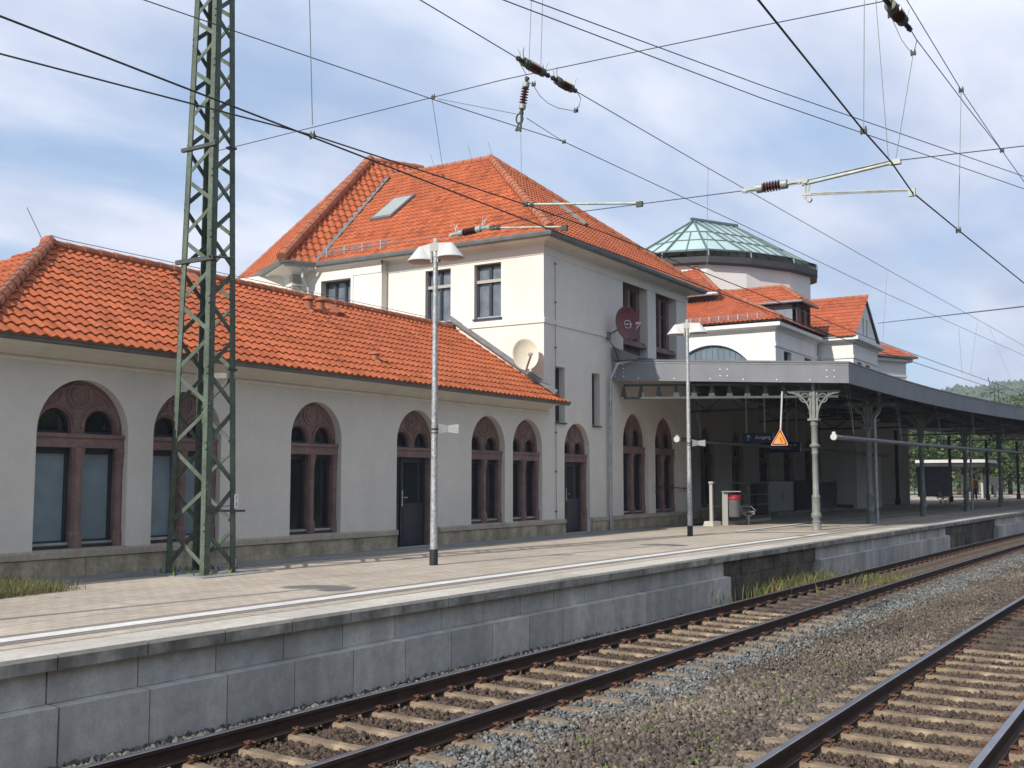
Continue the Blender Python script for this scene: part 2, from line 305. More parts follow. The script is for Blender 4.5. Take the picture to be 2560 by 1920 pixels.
structure(ribbon([LA[1], LA[2], LA[3], LA[4], LA[5]], .20, zs+.017).build('safety_line', 'line'))
# coping slabs + wall blocks
cop = MB(); copf = MB(); x = -12.03
while x < 148:
    x1 = x+.955; a, c = edge(x), edge(x1); cop.tn = random.random(); copf.tn = random.random()
    cop.hexa([(x+.008, a, PZ-.035), (x1-.006, c, PZ-.035), (x1-.006, c+.555, PZ-.035), (x+.008, a+.555, PZ-.035), (x+.008, a+.012, PZ+.002), (x1-.006, c+.012, PZ+.002), (x1-.006, c+.555, PZ+.002), (x+.008, a+.555, PZ+.002)])
    copf.hexa([(x+.008, a+.004, PZ-.14), (x1-.006, c+.004, PZ-.14), (x1-.006, c+.5, PZ-.14), (x+.008, a+.5, PZ-.14), (x+.008, a+.002, PZ-.036), (x1-.006, c+.002, PZ-.036), (x1-.006, c+.5, PZ-.036), (x+.008, a+.5, PZ-.036)])
    x = x1
structure(cop.build('platform_coping', 'concd', None, tint=True)); structure(copf.build('platform_coping_face', 'copf', None, tint=True))
up = MB(); lo = MB(); old = MB(); x = -12.06; i = 0
def isold(x): return 21.2 < x < 27.3 or 41.3 < x < 50.7 or x > 92
while x < 148:
    x1 = x+.955; a, c = edge(x), edge(x1); xm = (x+x1)/2; up.tn = random.random(); lo.tn = random.random(); old.tn = random.random()
    if isold(xm):
        if i % 1 == 0:
            d = .09+random.uniform(-.015, .015)
            old.hexa([(x+.004, a+d, .30), (x1-.004, c+d, .30), (x1-.004, c+.5, .30), (x+.004, a+.5, .30), (x+.004, a+d, .625), (x1-.004, c+d, .625), (x1-.004, c+.5, .625), (x+.004, a+.5, .625)])
            d += .02
            old.hexa([(x-.3, a+d, -.32), (x1-.308, c+d, -.32), (x1-.308, c+.5, -.32), (x-.3, a+.5, -.32), (x-.3, a+d, .294), (x1-.308, c+d, .294), (x1-.308, c+.5, .294), (x-.3, a+.5, .294)])
    else:
        g_ = .007+.006*(i % 9 == 0)
        up.hexa([(x+g_, a+.10, .33), (x1-g_, c+.10, .33), (x1-g_, c+.4, .33), (x+g_, a+.4, .33), (x+g_, a+.10, .628), (x1-g_, c+.10, .628), (x1-g_, c+.4, .628), (x+g_, a+.4, .628)])
        if not isold(xm+.6) or True:
            o = .03
            lo.hexa([(x+o+g_, a-.045, -.33), (x1+o-g_, c-.045, -.33), (x1+o-g_, c+.4, -.33), (x+o+g_, a+.4, -.33), (x+o+g_, a-.045, .315), (x1+o-g_, c-.045, .315), (x1+o-g_, c+.4, .345), (x+o+g_, a+.4, .345)])
    x = x1; i += 1
structure(up.build('platform_wall_upper', 'conc', None, tint=True)); structure(lo.build('platform_wall_lower', 'conc', None, tint=True)); structure(old.build('old_platform_wall', 'oldwall', None, tint=True))
structure(strip(-12, 149, 1, lambda x: edge(x)+.36, lambda x: edge(x)+.36, -.33, .62).build('platform_core', 'oldjoint'))
# ---------------------------------------------------------------- tracks
def rail_mesh(fy, off, x0, x1, m, name, parent, prof):
    r = MB(); xs = np.arange(x0, x1, 1.0); sweep(r, [(x, fy(x)+off, 0) for x in xs], prof, inv=1); return r.build(name, m, parent)
PR = [(-.036, -.004), (-.036, -.036), (-.009, -.05), (-.009, -.135), (-.07, -.15), (-.07, -.165), (.07, -.165), (.07, -.15), (.009, -.135), (.009, -.05), (.036, -.036), (.036, -.004)]
PT = [(-.036, -.004), (-.028, .0), (.028, .0), (.036, -.004)]
def sleeper_mesh():
    s = MB(); Ln = 1.3; ys = [-1.3, -1.18, -.95, -.72, -.4, 0, .4, .72, .95, 1.18, 1.3]; zt = [-.185, -.168, -.165, -.167, -.185, -.192, -.185, -.167, -.165, -.168, -.185]; hw = [.08, .09, .085, .083, .07, .066, .07, .083, .085, .09, .08]
    vs = []
    for y, z, h in zip(ys, zt, hw): vs += [(-h-.05, y, -.36), (-h, y, z-.012), (-h+.02, y, z), (h-.02, y, z), (h, y, z-.012), (h+.05, y, -.36)]
    fs = [tuple(range(5, -1, -1)), tuple(60+k for k in range(6))]
    for i in range(10):
        for k in range(6): fs.append((i*6+k, i*6+(k+1) % 6, (i+1)*6+(k+1) % 6, (i+1)*6+k))
    s.add(vs, fs); return s
def clip_mesh():
    s = MB(); y = 0; sg = 1
    s.tube([(-.07, .02, -.155), (-.075, .05, -.135), (-.04, .055, -.12), (-.02, -.03, -.118), (.02, -.03, -.118), (.04, .055, -.12), (.075, .05, -.135), (.07, .02, -.155)], .009, 5)
    s.tube([(0, .01, -.175), (0, .01, -.10)], .014, 6); s.box((-.045, -.025, -.172), (.045, .025, -.155)); return s
CLIPS = [Matrix.Translation((0, r+sg*.11, 0)) @ Matrix.Scale(sg, 4, (0, 1, 0)) for r in (-.7525, .7525) for sg in (-1, 1)]
def track(fy, label, wood, x0, nvis, xend):
    t = thing('railway_track', label, 'railway track', (x0, fy(x0), 0))
    for s in (-.7525, .7525):
        r = rail_mesh(fy, s, -11, 148, 'rail', 'rail', t, PR); tmm = MB(); sweep(tmm, [(x, fy(x)+s, 0) for x in np.arange(-11, 148, 1.0)], PT); tmm.build('running_surface', 'railtop', r)
    sm = sleeper_mesh().build('sleeper', 'sleeper', t); sme = sm.data; cme0 = clip_mesh().build('rail_clip', 'clip', sm); cme = cme0.data; cl4 = [cme0]
    for _ in range(3): c = cme0.copy(); COL.objects.link(c); c.parent = sm; cl4.append(c)
    for c, cm in zip(cl4, CLIPS): c.matrix_parent_inverse = Matrix.Identity(4); c.matrix_local = cm
    smw = sme.copy(); smw.materials.clear(); smw.materials.append(M['sleeperw'])
    first = True; x = x0; k = 0; rest = MB(); restc = MB()
    while x < xend:
        y = fy(x); ang = math.atan2(fy(x+.5)-fy(x-.5), 1)+random.uniform(-.006, .006); mt = Matrix.Translation((x+random.uniform(-.015, .015), y, random.uniform(-.006, .004))) @ Matrix.Rotation(ang, 4, 'Z')
        if k < nvis:
            if first: o = sm; first = False
            else:
                o = sm.copy(); COL.objects.link(o); o.parent = t
                if k < 25:
                    for c0_ in cl4: c = c0_.copy(); COL.objects.link(c); c.parent = o
            o.matrix_parent_inverse = Matrix.Identity(4); o.matrix_local = Matrix.Translation(-V(t.location)) @ mt
            if wood and wood[0] < x < wood[1]: o.data = smw
        else:
            src = sme
            b0 = len(rest.v); rest.v += [tuple(mt @ vv.co) for vv in src.vertices]; rest.f += [tuple(b0+i_ for i_ in f.vertices) for f in src.polygons]; rest.t += [.5]*len(src.polygons)
        if k >= 25:
            for cm in CLIPS:
                mc_ = mt @ cm; b0 = len(restc.v); restc.v += [tuple(mc_ @ vv.co) for vv in cme.vertices]; restc.f += [tuple(b0+i_ for i_ in f.vertices) for f in cme.polygons]; restc.t += [.5]*len(cme.polygons)
        x += .632; k += 1
    if rest.v: rest.build('sleeper', 'sleeperw' if wood else 'sleeper', t)['kind'] = 'stuff'
    restc.build('rail_clip', 'clip', t)['kind'] = 'stuff'
    return t
track(cen, 'railway track beside the station platform wall', (20.2, 200), 5.52, 99, 140)
track(cen2, 'railway track in the near right corner with pale curved sleepers', (17.6, 200), 7.15, 99, 140)
# ---------------------------------------------------------------- ballast
def rocks(name, n, region, size, m, label, tintf=None, zf=-.225, zr=.028, faces='ico'):
    bm = bmesh.new()
    if faces == 'ico': bmesh.ops.create_icosphere(bm, subdivisions=1, radius=1)
    bv = np.array([v.co[:] for v in bm.verts]); bf = np.array([[v.index for v in f.verts] for f in bm.faces]); bm.free()
    if faces != 'ico':
        bv = np.array([(1, 0, 0), (-1, 0, 0), (0, 1, 0), (0, -1, 0), (0, 0, 1), (0, 0, -1.)]); bf = np.array([(0, 2, 4), (2, 1, 4), (1, 3, 4), (3, 0, 4), (2, 0, 5), (1, 2, 5), (3, 1, 5), (0, 3, 5)])
    pts = region(n); n = len(pts)
    sc = rng.uniform(size[0], size[1], (n, 1))**1.0*rng.uniform(.45, 1.3, (n, 3)); sc[:, 2] *= .8
    vv = (bv[None]*(1+rng.uniform(-.5, .3, (n, len(bv), 1)))+rng.normal(0, .12, (n, len(bv), 3)))*sc[:, None, :]
    q = rng.normal(size=(n, 4)); q /= np.linalg.norm(q, axis=1, keepdims=True); w_, x_, y_, z_ = q.T
    Rm = np.stack([1-2*(y_**2+z_**2), 2*(x_*y_-z_*w_), 2*(x_*z_+y_*w_), 2*(x_*y_+z_*w_), 1-2*(x_**2+z_**2), 2*(y_*z_-x_*w_), 2*(x_*z_-y_*w_), 2*(y_*z_+x_*w_), 1-2*(x_**2+y_**2)], 1).reshape(n, 3, 3)
    vv = np.einsum('nij,nkj->nki', Rm, vv); c = np.concatenate([pts, (zf+rng.uniform(-zr, zr, (n, 1)))], 1); vv = (vv+c[:, None, :]).reshape(-1, 3)
    ff = (bf[None]+(np.arange(n)*len(bv))[:, None, None]).reshape(-1, 3)
    me = bpy.data.meshes.new(name); me.vertices.add(len(vv)); me.vertices.foreach_set('co', vv.ravel().astype(np.float32))
    me.loops.add(len(ff)*3); me.loops.foreach_set('vertex_index', ff.ravel().astype(np.int32)); me.polygons.add(len(ff)); me.polygons.foreach_set('loop_start', np.arange(0, len(ff)*3, 3, dtype=np.int32)); me.polygons.foreach_set('loop_total', np.full(len(ff), 3, np.int32))
    me.update(calc_edges=True)
    tn = rng.beta(1.6, 1.8, n) if tintf is None else tintf(pts)
    a = me.attributes.new('tint', 'FLOAT', 'FACE'); a.data.foreach_set('value', np.repeat(tn, len(bf)).astype(np.float32))
    me.materials.append(m); o = link(name, me); stuff(o, label, 'gravel'); return o
ex = np.array([t[0] for t in EDGE]); ey = np.array([t[1] for t in EDGE]); cy1 = np.array([t[1] for t in CEN]); cy2 = np.array([t[1] for t in CEN2])
E_ = lambda x: np.interp(x, ex, ey); C1_ = lambda x: np.interp(x, [t[0] for t in CEN], cy1); C2_ = lambda x: np.interp(x, [t[0] for t in CEN2], cy2)
def inview(p, m=1.2):
    az = np.arctan2(p[:, 1], p[:, 0]); h = YAW; 
    d = np.hypot(p[:, 0], p[:, 1]); return (az > h-math.radians(28.5)) & (az < h+math.radians(28.5)) & (d > 3.2)
def off_rail(p, w_=.075):
    d1 = np.abs(np.abs(p[:, 1]-C1_(p[:, 0]))-.7525); d2 = np.abs(np.abs(p[:, 1]-C2_(p[:, 0]))-.7525); return (d1 > w_) & (d2 > w_)
def off_sleeper(p):
    k = np.ones(len(p), bool)
    for f, x0 in ((C1_, 5.52), (C2_, 7.15)):
        ph = (p[:, 0]-x0) % .632; ph = np.minimum(ph, .632-ph); k &= ~((np.abs(p[:, 1]-f(p[:, 0])) < 1.27) & (ph < .092) & (rng.random(len(p)) > .035))
    return k
def reg(x0, x1, ylo, yhi, sl=True, zone=None):
    def f(n):
        x = rng.uniform(x0, x1, n); y = rng.uniform(-3, 9, n); p = np.stack([x, y], 1)
        k = (y > ylo(x)) & (y < yhi(x)) & inview(p) & off_rail(p)
        if sl: k &= off_sleeper(p)
        if zone is not None: k &= zone(p)
        return p[k]
    return f
MR = mat('ballast_brown', (.108, .095, .080), .9, attr=[(.45, .45, .48), (1, .88, .8), (1.15, 1.12, 1.1), (2.1, 1.95, 1.8)], noise=[(30, .8, 1.15)], spec=.25)
MBL = mat('ballast_blue_grey', (.150, .158, .156), .88, attr=[(.5, .52, .52), (1, 1, 1), (1.8, 1.8, 1.75)], noise=[(30, .8, 1.15)], spec=.25)
MT = mat('ballast_rusty', (.085, .067, .054), .92, attr=[(.4, .4, .42), (1, .9, .85), (1.6, 1.5, 1.4)], noise=[(30, .8, 1.15)], spec=.2)
def blue(p):
    d = C1_(p[:, 0])-p[:, 1]; wob = .13*np.sin(p[:, 0]*1.7)+.07*np.sin(p[:, 0]*5.3); return (d > .95+wob*.5+rng.normal(0, .1, len(p))) & (d < 1.42+wob+rng.normal(0, .2, len(p))+np.clip(.02*(p[:, 0]-10), 0, .5))
between = lambda p: (p[:, 1] < C1_(p[:, 0])-.8) & (p[:, 1] > C2_(p[:, 0])+.85)
intrack = lambda p: (np.abs(p[:, 1]-C1_(p[:, 0])) < .98) | (np.abs(p[:, 1]-C2_(p[:, 0])) < .95)
side = lambda p: p[:, 1] > C1_(p[:, 0])+.85
yl = lambda x: C2_(x)-3; yh = lambda x: E_(x)+.05
def clus(p): return np.clip(.47+.26*np.sin(p[:, 0]*.9+p[:, 1]*2.1)*np.sin(p[:, 1]*1.3-p[:, 0]*.4)+rng.normal(0, .27, len(p))+(rng.random(len(p)) < .02)*.6, 0, 1)
rocks('ballast', 200000, reg(3, 14, yl, yh, zone=lambda p: between(p) & ~blue(p)), (.020, .047), MR, 'brown grey ballast stones between the two tracks', clus)
rocks('ballast', 190000, reg(14, 30, yl, yh, zone=lambda p: between(p) & ~blue(p)), (.022, .042), MR, 'brown grey ballast stones farther along between the tracks', clus, faces='oct')
rocks('ballast', 170000, reg(30, 75, yl, yh, zone=lambda p: between(p) & ~blue(p)), (.05, .08), MR, 'brown ballast far down the line', clus, faces='oct', zf=-.225)
rocks('ballast', 230000, reg(3, 15, yl, yh, zone=blue), (.015, .032), MBL, 'fresh blue grey ballast strip beside the rail', zf=-.205)
rocks('ballast', 260000, reg(15, 60, yl, yh, zone=blue), (.024, .045), MBL, 'fresh blue grey ballast strip farther along', zf=-.215, faces='oct')
rocks('ballast', 230000, reg(3, 16, yl, yh, zone=intrack), (.017, .038), MT, 'rusty brown ballast between the rails', zf=-.235, zr=.02)
rocks('ballast', 200000, reg(16, 50, yl, yh, zone=intrack), (.024, .04), MT, 'rusty ballast between the distant rails', zf=-.235, zr=.015, faces='oct')
rocks('ballast', 200000, reg(3, 16, yl, yh, zone=side), (.016, .042), mat('ballast_mixed', (.13, .125, .11), .9, attr=[(.4, .42, .38), (.8, .85, .85), (1.1, 1.15, 1.15), (1.8, 1.75, 1.65)], noise=[(30, .8, 1.15)], spec=.25), 'grey and brown stones along the foot of the platform wall', zf=-.21)
rocks('ballast', 120000, reg(16, 50, yl, yh, zone=side), (.02, .035), MR, 'small stones along the far platform wall foot', zf=-.215, faces='oct')
rocks('ballast', 90000, reg(3, 14, lambda x: C2_(x)-4, lambda x: C2_(x)-.95), (.018, .034), MR, 'ballast outside the near rail')
# ---------------------------------------------------------------- grass
def blades(name, pts, h, m, label, wd=.006, cat='grass', lean=.5):
    s = MB()
    for (x, y, z) in pts:
        hh = random.uniform(h*.4, h); a = random.uniform(0, 6.28); dx, dy = math.cos(a), math.sin(a); l_ = random.uniform(.1, lean)*hh; q = random.uniform(0, 6.28); wx, wy = math.cos(q)*wd, math.sin(q)*wd; t_ = random.random()
        s.add([(x-wx, y-wy, z), (x+wx, y+wy, z), (x+wx*.8+dx*l_*.4, y+wy*.8+dy*l_*.4, z+hh*.6), (x-wx*.8+dx*l_*.4, y-wy*.8+dy*l_*.4, z+hh*.6)], [(0, 1, 2, 3)], t_)
        s.add([(x+wx*.8+dx*l_*.4, y+wy*.8+dy*l_*.4, z+hh*.6), (x-wx*.8+dx*l_*.4, y-wy*.8+dy*l_*.4, z+hh*.6), (x+dx*l_, y+dy*l_, z+hh)], [(0, 1, 2)], t_)
    o = s.build(name, m, None, tint=True); stuff(o, label, cat); return o
pts = []
for i in range(26000):
    x = random.uniform(6.5, 9.9); y = random.uniform(12.4, 15.0); f = (9.9-x)/1.8
    if random.random() < min(1, max(0, f+.1))*(.25+.75*(y < 14.9))*(1 if y > 12.6+.25*math.sin(x*3) else .25) and y > 12.95+(x-8)*.10: pts.append((x, y, PZ))
blades('grass', pts, .17, 'grass', 'dry green and yellow grass on the platform under the left wall', wd=.004, lean=.9)
pts = [(random.gauss(24.8, 1.6), 0, 0) for i in range(900)]; pts = [(x, edge(x)+.02-abs(random.gauss(0, .28)), -.22) for x, _, _ in pts]
blades('grass', pts, .42, 'grass', 'green grass tuft at the foot of the old platform wall', wd=.011)
pts = [(random.gauss(27.5, 1.0), 0, 0) for i in range(350)]; pts = [(x, cen(x)+random.uniform(-.6, .6), -.22) for x, _, _ in pts]
blades('grass', pts, .25, 'grass', 'grass growing between the far sleepers', wd=.01)
pts = [(random.uniform(11.8, 13.4), random.uniform(13.2, 14.7), PZ) for i in range(40)]
blades('weeds', pts, .12, 'moss', 'small weeds around the foot of the lattice mast', wd=.02, cat='weeds', lean=.9)
pts = []
for i in range(45):
    x = random.uniform(4, 15); y = random.uniform(cen2(x)+1.3, cen(x)-1.7)
    for j in range(random.randint(4, 16)): pts.append((x+random.gauss(0, .07), y+random.gauss(0, .07), -.205))
blades('weeds', pts, .055, 'moss', 'tiny yellow green weeds scattered in the ballast', wd=.012, cat='weeds', lean=1.2)
# ---------------------------------------------------------------- roof tiles
def tiled(bm_list, O, e, s, wd, ln, clips=(), cw=.195, rl=.315, hh=.032, K=5, lift=.03):
    O = V(O); e = V(e).normalized(); s = V(s).normalized(); n = e.cross(s).normalized()
    if n.z < 0: n = -n
    prof = []
    for k in range(K+1):
        a = k/K; prof.append((a, hh*(math.sin(math.pi*min(1, a/.62)) if a < .62 else -.35*math.sin(math.pi*(a-.62)/.38))))
    bm = bmesh.new(); tl = bm.faces.layers.float.new('tint')
    nc = int(math.ceil(wd/cw)); nr = int(math.ceil(ln/rl))
    for j in range(nr):
        t0 = j*rl; t1 = min((j+1)*rl, ln); fr = (t1-t0)/rl
        rowb = []; rowt = []
        for i in range(nc):
            for k in range(K+(1 if i == nc-1 else 0)):
                a = (i+prof[k][0])*cw if k < K else (i+1)*cw; h = prof[k % (K+1)][1] if k <= K else 0
                rowb.append(bm.verts.new(O+e*a+s*t0+n*(h+lift))); rowt.append(bm.verts.new(O+e*a+s*t1+n*(h+lift*(1-fr))))
        rowr = [bm.verts.new(v.co-n*(lift+.004)) for v in rowb]
        tints = [min(1, max(0, random.gauss(.5, .2))) for _ in range(nc+1)]
        for q in range(len(rowb)-1):
            f = bm.faces.new((rowb[q], rowb[q+1], rowt[q+1], rowt[q])); f[tl] = tints[q//K]
            f = bm.faces.new((rowr[q], rowr[q+1], rowb[q+1], rowb[q])); f[tl] = tints[q//K]
    for co, no in clips:
        g_ = bm.verts[:]+bm.edges[:]+bm.faces[:]
        bmesh.ops.bisect_plane(bm, geom=g_, plane_co=V(co), plane_no=V(no), clear_outer=True)
    bm_list.append(bm)
def finish_tiles(bms, name, m, parent):
    me = bpy.data.meshes.new(name); tot = bmesh.new(); tl = tot.faces.layers.float.new('tint')
    for bm in bms:
        tmp = bpy.data.meshes.new('t'); bm.to_mesh(tmp); bm.free(); tot.from_mesh(tmp); bpy.data.meshes.remove(tmp)
    tot.to_mesh(me); tot.free(); me.materials.append(M[m])
    o = link(name, me, parent)
    for p in me.polygons: p.use_smooth = True
    try: me.set_sharp_from_angle(angle=math.radians(50))
    except Exception: pass
    return o
def ridge_line(mb, p0, p1, r=.115, step=.36):
    p0 = V(p0); p1 = V(p1); d = p1-p0; n = max(1, int(d.length/step)); d /= n
    for i in range(n):
        a = p0+d*i; b_ = p0+d*(i+1.12); mb.tube([a, a+(b_-a)*.12, b_], [r*1.14, r*1.12, r*.96], 10)
def vplane(p0, p1, keep):
    """vertical plane through p0,p1; outer = the side away from point keep"""
    p0 = V(p0); p1 = V(p1); d = V((p1.x-p0.x, p1.y-p0.y, 0)); n = V((d.y, -d.x, 0)).normalized(); k = V(keep)
    if (k-p0).dot(n) > 0: n = -n
    return (p0, n)
def arch_pts(x0, x1, zb, zs, n=18):
    c = (x0+x1)/2; r = (x1-x0)/2; return [(x0, zb), (x1, zb), (x1, zs)]+[(c+r*math.cos(math.pi*k/n), zs+r*math.sin(math.pi*k/n)) for k in range(1, n)]+[(x0, zs)]
def rect(x0, x1, z0, z1): return [(x0, z0), (x1, z0), (x1, z1), (x0, z1)]
TF = lambda a, c, b: V((a, YW+c, b))              # track facade frame: a along x, c inwards, b up
# ---------------------------------------------------------------- arched sandstone windows and doors
def arched_window(parent, T, x0, x1, ztop, sill=1.2, zt=3.03, style='clear', door=False, ins=.17, label=None, th=.14):
    r = (x1-x0)/2; zs = ztop-r; c = (x0+x1)/2; wd = x1-x0; j = .10*wd/1.6; mu = .17*wd/1.6; tb = zt-.22
    win = MB(T)
    if door: o = win; oo = None
    outl = arch_pts(x0-.03, x1+.03, PZ if door else sill, zs)
    ow = (wd-2*j-mu)/2; lr = ow/2-.03; lz = zt+.10*wd/1.6
    if ztop > 4.2: lz += .15
    holes = [arch_pts(x0+j+.03, x0+j+ow-.03, zt+.01, lz, 10), arch_pts(x1-j-ow+.03, x1-j-.03, zt+.01, lz, 10)]
    if door: holes.append(rect(x0+.03, x1-j*1.4, PZ+.004, tb))
    else: holes += [rect(x0+j, x0+j+ow, sill+.02, tb), rect(x1-j-ow, x1-j, sill+.02, tb)]
    win.prism(outl, ins, ins+th, holes)
    # relief: medallion rings, light mouldings, transom, column
    mz = (lz+lr+ztop)/2+.0; mr = (ztop-(lz+lr))*.40
    def ring(cx, cz, rr, t_, a0=0, a1=2*math.pi, n=20, d=.03):
        win.tube([(cx+rr*math.cos(a0+(a1-a0)*k/n), ins-d*.3, cz+rr*math.sin(a0+(a1-a0)*k/n)) for k in range(n+1)], t_, 6)
    ring(c, mz, mr*1.15, .026); ring(c, mz, mr*.72, .02); ring(c, mz, mr*.25, .03)
    win.prism([(c+mr*.6*math.cos(k*math.pi/8), mz+mr*.6*math.sin(k*math.pi/8)) for k in range(16)], ins-.012, ins+.01)
    for cx in (x0+j+ow/2, x1-j-ow/2):
        ring(cx, lz, lr+.055, .028, 0, math.pi)
    ring(c, zs, r-.09, .024, .0, math.pi, 24)
    for sg in (-1, 1): win.tube([(c+sg*mr*1.6, ins-.01, mz+mr*.5), (c+sg*mr*1.9, ins-.01, mz-mr*.5), (c+sg*mr*2.6, ins-.01, mz-mr*1.0)], .018, 5)
    win.box((x0, ins-.075, tb), (x1+.005, ins+.02, zt-.06)); win.box((x0, ins-.10, zt-.06), (x1+.01, ins+.02, zt))
    if not door:
        win.lathe([(mu*.62, sill), (mu*.62, sill+.22), (mu*.46, sill+.28), (mu*.44, tb-.3), (mu*.5, tb-.28), (mu*.47, tb-.24), (mu*.62, tb-.08), (mu*.66, tb)], (c, ins-.01, 0), n=8)
    win.lathe([(j*.8, PZ if door else sill), (j*.8, sill+.22), (j*.62, sill+.28), (j*.6, tb-.3), (j*.75, tb-.26), (j*.65, tb-.22), (j*.85, tb-.05), (j*.9, tb)], (x1-j*.45, ins-.01, 0), n=8)
    o = win.build('arched_door' if door else 'arched_window', 'sand', parent)
    if label: o['label'] = label
    gl = MB(T); fr = MB(T)
    for (a, b_) in ((x0+j, x0+j+ow), (x1-j-ow, x1-j)):
        gl.prism(arch_pts(a-.01, b_+.01, zt-.03, lz+.03, 10), ins+th-.02, ins+th)
        fr.prism(arch_pts(a, b_, zt-.02, lz+.0, 10), ins+th-.05, ins+th-.02, [arch_pts(a+.06, b_-.06, zt+.05, lz, 10)])
        if not door:
            fr.prism(rect(a-.02, b_+.02, sill, tb+.01), ins+th-.06, ins+th-.01, [rect(a+.065, b_-.065, sill+.13, tb-.10)])
            fr.box((a, ins+th-.16, sill+.02), (b_, ins+th-.04, sill+.06))
    gl.build('glass', 'glass', o)
    if not door:
        g2 = MB(T)
        for (a, b_) in ((x0+j, x0+j+ow), (x1-j-ow, x1-j)): g2.add([(a+.05, ins+th-.03, sill+.1), (b_-.05, ins+th-.03, sill+.1), (b_-.05, ins+th-.03, tb-.08), (a+.05, ins+th-.03, tb-.08)], [(0, 1, 2, 3)])
        g2.build('blind' if style == 'blind' else 'glass', 'blind' if style == 'blind' else 'glass', o)
        rl = MB(T)
        for (a, b_) in ((x0+j, x0+j+ow), (x1-j-ow, x1-j)): rl.box((a+.01, ins+th-.15, sill+.061), (b_-.01, ins+th-.05, sill+.10))
        rl.build('sill_rail', 'zincl', o)
    fr.build('frame', 'frame', o)
    if door:
        dr = MB(T); a, b_ = x0-.02, x1-j*1.4; mid = a+(b_-a)*.34; dd = ins+th-.06
        for (p, q) in ((a, mid-.006), (mid+.006, b_)):
            dr.prism(rect(p, q, PZ+.012, tb), dd, dd+.05, [rect(p+.10, q-.10, PZ+.98, tb-.12)])
            for (u0, u1) in ((PZ+.10, PZ+.42), (PZ+.50, PZ+.86)): dr.box((p+.10, dd-.012, u0), (q-.10, dd+.01, u1))
            dr.box((p+.07, dd-.03, PZ+.91), (q-.07, dd+.01, PZ+.97))
        dr.box((mid-.03, dd-.03, PZ+.02), (mid+.03, dd, tb))
        d = dr.build('door_leaf', 'door', o)
        g3 = MB(T); g3.add([(a, dd+.03, PZ+.9), (b_, dd+.03, PZ+.9), (b_, dd+.03, tb), (a, dd+.03, tb)], [(0, 1, 2, 3)]); g3.build('glass', 'glass', o)
        h = MB(T); h.box((mid+.0, dd-.045, PZ+.92), (mid+.045, dd-.03, PZ+1.28)); h.tube([(mid+.02, dd-.04, PZ+1.12), (mid+.02, dd-.09, PZ+1.12), (mid+.15, dd-.09, PZ+1.12)], .013, 6); h.build('handle', 'galv', o)
    return o
WIN = [(10.31, 12.02, 3.90, 'blind'), (12.54, 14.08, 3.86, 'blind'), (15.91, 17.42, 3.88, 'clear'), (22.29, 23.84, 3.92, 'clear'), (24.23, 25.76, 3.92, 'clear')]
WIN2 = [(30.80, 32.68, 4.44), (33.22, 35.08, 4.43)]
D1 = (19.30, 20.83, 3.90); D2 = (27.01, 28.55, 3.93)
def profile_courses(parent, T_path, items, mname, name): pass
# ---------------------------------------------------------------- WING
wing = thing('station_wing', 'long single storey cream station wing with orange tiled roof and arched windows', 'building', (16, YW, PZ))
wl = MB(TF); XL = 5.6
holes = [arch_pts(a, b_, 1.2, t-(b_-a)/2) for a, b_, t, _ in WIN]+[arch_pts(D1[0], D1[1], PZ+.001, D1[2]-(D1[1]-D1[0])/2)]
wl.prism(rect(XL, 25.87, PZ-.02, 4.5), 0, .32, holes)
wl.box((XL, .32, PZ), (XL+.3, 8, 4.5)); wl.build('wall', 'plaster', wing)
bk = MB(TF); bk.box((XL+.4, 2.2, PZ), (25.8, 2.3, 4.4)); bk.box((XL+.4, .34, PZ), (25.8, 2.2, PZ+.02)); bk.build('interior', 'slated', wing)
for i, (a, b_, t, st) in enumerate(WIN):
    arched_window(wing, TF, a, b_, t, style=st)
arched_window(wing, TF, *D1, door=True)
def courses(parent, segs, x0, x1, z0=PZ-.02, T=None, proud=.05):
    """plinth stones between x ranges"""
    for (a, b_) in segs:
        p = MB(T); c = MB(T)
        x = a
        while x < b_-.01:
            x2 = min(b_, x+random.uniform(.75, 1.15))
            if b_-x2 < .3: x2 = b_
            d = random.uniform(0, .006); p.box((x+.004, -proud-d, z0), (x2-.004, .02, 1.065)); x = x2
        x = a
        while x < b_-.01:
            x2 = min(b_, x+random.uniform(1.0, 1.6))
            if b_-x2 < .4: x2 = b_
            c.hexa([(x+.002, -proud-.035, 1.075), (x2-.002, -proud-.035, 1.075), (x2-.002, .02, 1.075), (x+.002, .02, 1.075), (x+.002, -proud-.035, 1.17), (x2-.002, -proud-.035, 1.17), (x2-.002, .012, 1.205), (x+.002, .012, 1.205)]); x = x2
        p.build('plinth', 'plinth', parent); c.build('plinth_cap', 'plinthcap', parent)
courses(wing, [(XL, D1[0]-.02), (D1[1]+.02, 25.87)], XL, 25.87, T=TF)
for a, b_, t, _ in WIN: sl = MB(TF); sl.box((a, -.06, 1.1), (b_, .19, 1.203)); sl.build('window_sill', 'plinthcap', wing)
